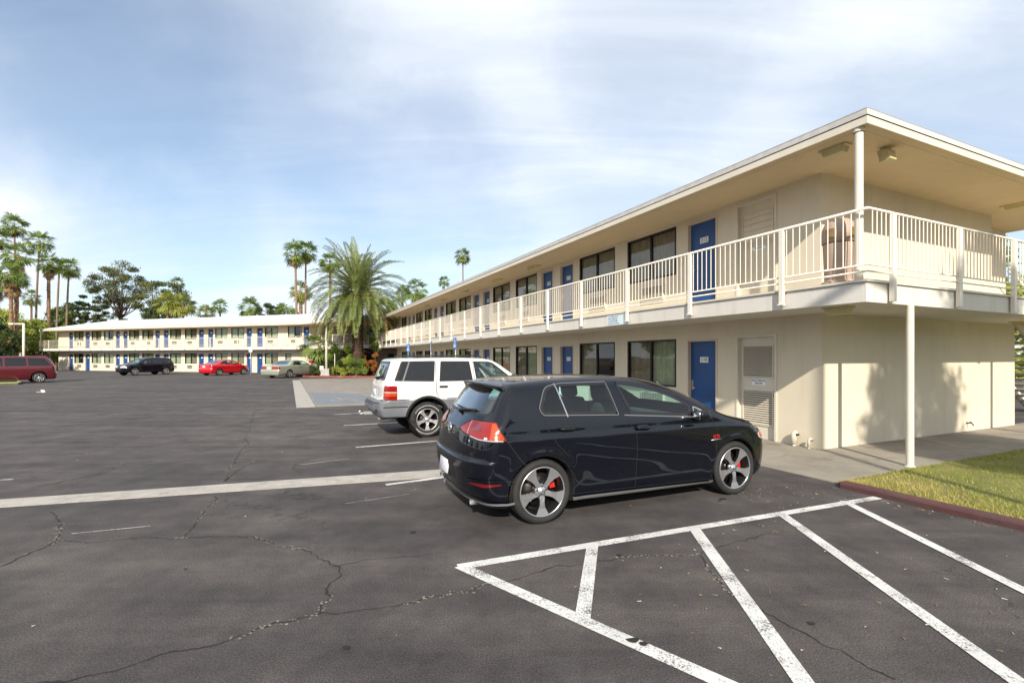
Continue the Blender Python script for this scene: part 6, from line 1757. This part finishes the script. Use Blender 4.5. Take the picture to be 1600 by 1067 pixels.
# outside stair at the right end
e = empty('exterior_staircase', W2(7.95, .12), ANG, 'cream open-tread outside stair at the right edge beyond the end wall', 'staircase')
n = 16
for k in range(n):
    m = MB(); z = 2.80 - 2.80 * k / n; m.box(.30 * k, .30 * k + .30, .05, 1.30, z - .075, z); m.build('tread', M['trim'], e)
for y in (.0, 1.31):
    m = MB(); q = [(-.05, 2.86), (-.05, 2.50), (4.75, -.02), (4.95, -.02), (4.95, .12)]
    m.add([(a, y, z) for a, z in q] + [(a, y + .04, z) for a, z in q], [(0, 1, 2, 3, 4), (9, 8, 7, 6, 5)] + [(i, (i + 1) % 5, (i + 1) % 5 + 5, i + 5) for i in range(5)]); m.build('stringer', M['trim'], e)
m = MB(); m.tube([(-.20, .06, -.1), (-.20, .06, .95)], .05, 10); m.build('post', M['trim'], e)
m = MB(); m.tube([(-.05, .0, 3.75), (4.9, .0, 1.0), (4.9, .0, 0)], .022, 8); m.build('handrail', M['rail'], e)
# crumpled rubbish far out on the lot, and dry bits blown over the ground
p = G(67, 613); m = MB(); rr = random.Random(2)
m.add([(p.x + .09 * math.cos(a) * rr.uniform(.5, 1.2), p.y + .07 * math.sin(a) * rr.uniform(.5, 1.2), z) for z in (.005, .07, .12) for a in np.linspace(0, 2 * PI, 8)[:-1]],
      [(i * 7 + k, i * 7 + (k + 1) % 7, i * 7 + 7 + (k + 1) % 7, i * 7 + 7 + k) for i in range(2) for k in range(7)] + [tuple(range(14, 21))])
tag(m.build('paper_cup', M['white']), 'crumpled white paper cup lying on the asphalt before the maroon minivan', 'litter')
p = G(61.5, 613); m = MB(); m.box(p.x - .10, p.x + .09, p.y - .04, p.y + .05, .004, .03)
tag(m.build('paper_scrap', plain('pink_paper', (.55, .30, .30), .7)), 'flat pink paper scrap beside the crumpled white cup', 'litter')
rr = random.Random(8); m = MB()
def bit(p, s, mi):
    a = rr.random() * 6.28; l = s * rr.uniform(.5, 1.6); w = s * rr.uniform(.2, .5); c, s_ = math.cos(a), math.sin(a)
    q = [(p.x + c * i * l - s_ * j * w, p.y + s_ * i * l + c * j * w, .005 + rr.random() * .008) for i, j in ((-1, -1), (1, -.6), (1, 1), (-1, .7))]
    m.add(q, [(0, 1, 2, 3)], mi)
for k in range(170):
    v, u = -14 + 14 * rr.random(), -6.5 + 14 * rr.random() ** 1.2; bit(W2(v, u), .010, rr.choice((0, 0, 1)))
for k in range(70): bit(W2(-2.42 - abs(rr.gauss(0, .12)), -1.7 - 3.4 * rr.random()), .016, rr.choice((0, 1, 1)))
for k in range(50): bit(W2(-2.7 - rr.random() * 1.2, -1.3 - rr.random() * .9), .009, 0)
for k in range(70): bit(W2(-7 + 4 * rr.random(), -2.2 - 2.2 * rr.random()), .012, rr.choice((0, 1)))
tag(m.build('dry_leaf_bits', [plain('pale_bits', (.42, .38, .32), .9), plain('brown_bits', (.24, .15, .06), .9)], recalc=False), 'dry leaf and paper bits scattered over the asphalt', 'litter', kind='stuff')
m = MB()
for (px, py, s_) in ((990, 1001, .045), (1005, 1007, .035), (1268, 975, .03), (967, 868, .03), (1130, 780, .05), (1124, 783, .03), (645, 832, .04), (540, 1013, .03), (662, 890, .012), (290, 890, .02)):
    p = G(px, py); n = 9
    m.add([(p.x + s_ * math.cos(a) * rr.uniform(.6, 1.2), p.y + s_ * .7 * math.sin(a) * rr.uniform(.6, 1.2), .0085) for a in np.linspace(0, 2 * PI, n + 1)[:-1]], [tuple(range(n))])
tag(m.build('tar_spots', M['crack']), kind='structure')

# person behind the sage-green sedan
def person(label, pos, rz):
    e = empty('person', pos, rz, label, 'person')
    J = {'pelvis': (0, 0, .92, .135), 'waist': (0, 0, 1.06, .125), 'chest': (0, -.01, 1.27, .145), 'neck': (0, 0, 1.44, .055), 'chin': (0, -.015, 1.50, .060), 'head': (0, -.01, 1.58, .092), 'crown': (0, .0, 1.66, .075),
         'sl': (-.17, 0, 1.37, .062), 'el': (-.25, -.02, 1.10, .045), 'wl': (-.22, -.18, .93, .032), 'hl': (-.20, -.26, .89, .034),
         'sr': (.17, 0, 1.37, .062), 'er': (.27, -.02, 1.10, .045), 'wr': (.27, -.20, .96, .032), 'hr': (.26, -.28, .93, .034),
         'kl': (-.10, -.02, .50, .065), 'al': (-.10, .02, .09, .045), 'tl': (-.10, -.14, .04, .04), 'pl': (-.095, 0, .86, .10), 'kr': (.10, -.02, .50, .065), 'ar': (.10, .02, .09, .045), 'tr': (.10, -.14, .04, .04), 'pr': (.095, 0, .86, .10)}
    E = ['pelvis waist', 'waist chest', 'chest neck', 'neck chin', 'chin head', 'head crown', 'chest sl', 'sl el', 'el wl', 'wl hl', 'chest sr', 'sr er', 'er wr', 'wr hr', 'pelvis pl', 'pl kl', 'kl al', 'al tl', 'pelvis pr', 'pr kr', 'kr ar', 'ar tr']
    def grow(names, edges, k, name, mat, root):
        ix = {n: i for i, n in enumerate(names)}
        me = bpy.data.meshes.new(name); me.from_pydata([J[n][:3] for n in names], [tuple(ix[a] for a in q.split()) for q in edges], [])
        o = bpy.data.objects.new(name, me); COL.objects.link(o)
        sm = o.modifiers.new('skin', 'SKIN'); 
        if not me.skin_vertices: me.attributes
        for i, n in enumerate(names):
            sv = me.skin_vertices[0].data[i]; sv.radius = (J[n][3] * k,) * 2; sv.use_root = (n == root)
        ss = o.modifiers.new('sub', 'SUBSURF'); ss.levels = 2; ss.render_levels = 2
        me.materials.append(mat); o.parent = e
        return o
    try:
        grow(list(J), E, 1.0, 'body', plain('skin', (.42, .24, .16), .6), 'pelvis')
        T = ['pelvis', 'waist', 'chest', 'sl', 'el', 'sr', 'er']; grow(T, [q for q in E if all(n in T for n in q.split())], 1.14, 'red_shirt', plain('red_shirt_cloth', (.30, .022, .018), .8), 'pelvis')
        T = ['pelvis', 'pl', 'kl', 'al', 'pr', 'kr', 'ar']; grow(T, [q for q in E if all(n in T for n in q.split())], 1.16, 'trousers', plain('dark_trousers', (.03, .03, .04), .8), 'pelvis')
    except Exception as ex: print('person', ex)
    m = MB(); m.lathe([(.0, .125), (.06, .11), (.095, .06), (.105, .0), (.10, -.05)], c=(0, .012, 1.60), n=16); m.build('hair', plain('dark_hair', (.02, .014, .01), .6), e, recalc=False)
    for sx in (-.032, .032):
        m = MB(); m.lathe([(0, -.008), (.010, 0), (0, .008)], c=(sx, -.098, 1.585), axis='y', n=8); m.build('eye', M['black'], e)
    m = MB(); m.tube([(0, -.095, 1.59), (0, -.120, 1.555), (0, -.10, 1.545)], [.008, .014, .010], 6); m.build('nose', plain('skin_nose', (.42, .24, .16), .6), e)
person('person in a dark red shirt standing behind the bonnet of the sage-green sedan', at(487, 46.0), .5)
# ------------------------------------------------------------------ camera, sun, sky
cam = bpy.data.cameras.new('camera'); co = bpy.data.objects.new('camera', cam); COL.objects.link(co)
co.location = (0, 0, CAMH); co.rotation_euler = (PI / 2, 0, 0)
cam.sensor_width = 36; cam.lens = 36 * FPX / 1600
cam.shift_y = (558 - 533.5) / 1600
cam.clip_end = 3000; cam.clip_start = .05
S.camera = co
SUN_EL = R(30.1)
sl = bpy.data.lights.new('sun', 'SUN'); so_ = bpy.data.objects.new('sun', sl); COL.objects.link(so_)
sl.energy = 5.0; sl.angle = R(.53); sl.color = (1, .93, .82)
d = Vector((0.0, math.cos(SUN_EL), -math.sin(SUN_EL)))
so_.rotation_euler = d.to_track_quat('-Z', 'Y').to_euler()
so_.location = (0, -20, 30)
w = bpy.data.worlds.new('World'); S.world = w; w.use_nodes = True; t = w.node_tree
bg = t.nodes['Background']; bg.inputs[1].default_value = .112
sky = node(t, 'ShaderNodeTexSky'); sky.sky_type = 'NISHITA'; sky.sun_disc = False
sky.sun_elevation = SUN_EL; sky.sun_rotation = R(180); sky.air_density = 1.0; sky.dust_density = .5; sky.ozone_density = 1.0
tc = node(t, 'ShaderNodeTexCoord')
sx = node(t, 'ShaderNodeSeparateXYZ'); t.links.new(tc.outputs['Generated'], sx.inputs[0])
ad = node(t, 'ShaderNodeMath', operation='MAXIMUM'); ad.inputs[1].default_value = 0.0; t.links.new(sx.outputs[2], ad.inputs[0])
ad2 = node(t, 'ShaderNodeMath', operation='ADD'); ad2.inputs[1].default_value = .22; t.links.new(ad.outputs[0], ad2.inputs[0])
dx = node(t, 'ShaderNodeMath', operation='DIVIDE'); t.links.new(sx.outputs[0], dx.inputs[0]); t.links.new(ad2.outputs[0], dx.inputs[1])
dy = node(t, 'ShaderNodeMath', operation='DIVIDE'); t.links.new(sx.outputs[1], dy.inputs[0]); t.links.new(ad2.outputs[0], dy.inputs[1])
cb = node(t, 'ShaderNodeCombineXYZ'); t.links.new(dx.outputs[0], cb.inputs[0]); t.links.new(dy.outputs[0], cb.inputs[1])
mp = node(t, 'ShaderNodeMapping'); mp.inputs['Rotation'].default_value = (0, 0, R(-14)); mp.inputs['Scale'].default_value = (.55, 1.15, 1); mp.inputs['Location'].default_value = (.35, .2, 0)
t.links.new(cb.outputs[0], mp.inputs[0])
n1 = node(t, 'ShaderNodeTexNoise', i_Scale=.75, i_Detail=8.0, i_Roughness=.52, i_Distortion=.45); t.links.new(mp.outputs[0], n1.inputs['Vector'])
r1 = ramp(t, [(.34, (0, 0, 0)), (.66, (1, 1, 1))], 'EASE'); t.links.new(n1.outputs['Fac'], r1.inputs[0])
mp2 = node(t, 'ShaderNodeMapping'); mp2.inputs['Rotation'].default_value = (0, 0, R(38)); mp2.inputs['Scale'].default_value = (.5, 2.2, 1); t.links.new(cb.outputs[0], mp2.inputs[0])
n2 = node(t, 'ShaderNodeTexNoise', i_Scale=1.6, i_Detail=9.0, i_Roughness=.6, i_Distortion=.8); t.links.new(mp2.outputs[0], n2.inputs['Vector'])
r2 = ramp(t, [(.35, (0, 0, 0)), (.75, (.55, .55, .55))], 'EASE'); t.links.new(n2.outputs['Fac'], r2.inputs[0])
am = node(t, 'ShaderNodeMath', operation='ADD', use_clamp=True); t.links.new(r1.outputs[0], am.inputs[0]); t.links.new(r2.outputs[0], am.inputs[1])
sc_ = node(t, 'ShaderNodeMapRange'); sc_.inputs[3].default_value = .54; sc_.inputs[4].default_value = .98; t.links.new(am.outputs[0], sc_.inputs[0])
# clearer blue gaps between the veils of cloud
wn = node(t, 'ShaderNodeTexNoise', i_Scale=2.2, i_Detail=6.0, i_Roughness=.6); t.links.new(tc.outputs['Generated'], wn.inputs['Vector'])
wv = node(t, 'ShaderNodeVectorMath', operation='MULTIPLY_ADD'); wv.inputs[1].default_value = (.5, .5, .5); t.links.new(wn.outputs['Color'], wv.inputs[0]); t.links.new(tc.outputs['Generated'], wv.inputs[2])
wv2 = node(t, 'ShaderNodeVectorMath', operation='SUBTRACT'); wv2.inputs[1].default_value = (.25, .25, .25); t.links.new(wv.outputs[0], wv2.inputs[0])
wv3 = node(t, 'ShaderNodeVectorMath', operation='NORMALIZE'); t.links.new(wv2.outputs[0], wv3.inputs[0])
fac = sc_.outputs[0]
for (px, py, rad, amt) in ((290, 105, 25, .58), (60, 40, 18, .42), (640, 340, 14, .35), (1020, 60, 14, .28), (250, 420, 14, .25), (1560, 250, 16, .3)):
    v = Vector(((px - 800) / FPX, 1, (558 - py) / FPX)).normalized()
    dt = node(t, 'ShaderNodeVectorMath', operation='DOT_PRODUCT'); dt.inputs[1].default_value = v; t.links.new(wv3.outputs[0], dt.inputs[0])
    mr = node(t, 'ShaderNodeMapRange'); mr.interpolation_type = 'SMOOTHSTEP'; mr.inputs[1].default_value = math.cos(R(rad)); mr.inputs[2].default_value = math.cos(R(rad * .15)); mr.inputs[3].default_value = 1.0; mr.inputs[4].default_value = 1 - amt
    t.links.new(dt.outputs['Value'], mr.inputs[0])
    ml = node(t, 'ShaderNodeMath', operation='MULTIPLY'); t.links.new(fac, ml.inputs[0]); t.links.new(mr.outputs[0], ml.inputs[1]); fac = ml.outputs[0]
tint = mixrgb(t, sky.outputs[0], (.80, 1.0, 1.12), 1.0, 'MULTIPLY')
out = mixrgb(t, tint, (7.3, 7.7, 8.25, 1), fac)
t.links.new(out, bg.inputs[0])
S.view_settings.view_transform = 'Standard'; S.view_settings.look = 'None'; S.view_settings.exposure = .36; S.view_settings.gamma = 1
S.render.engine = 'CYCLES'
S.cycles.use_denoising = True
S.cycles.max_bounces = 8; S.cycles.transparent_max_bounces = 12; S.cycles.diffuse_bounces = 4
S.cycles.sample_clamp_indirect = 6
S.render.film_transparent = False
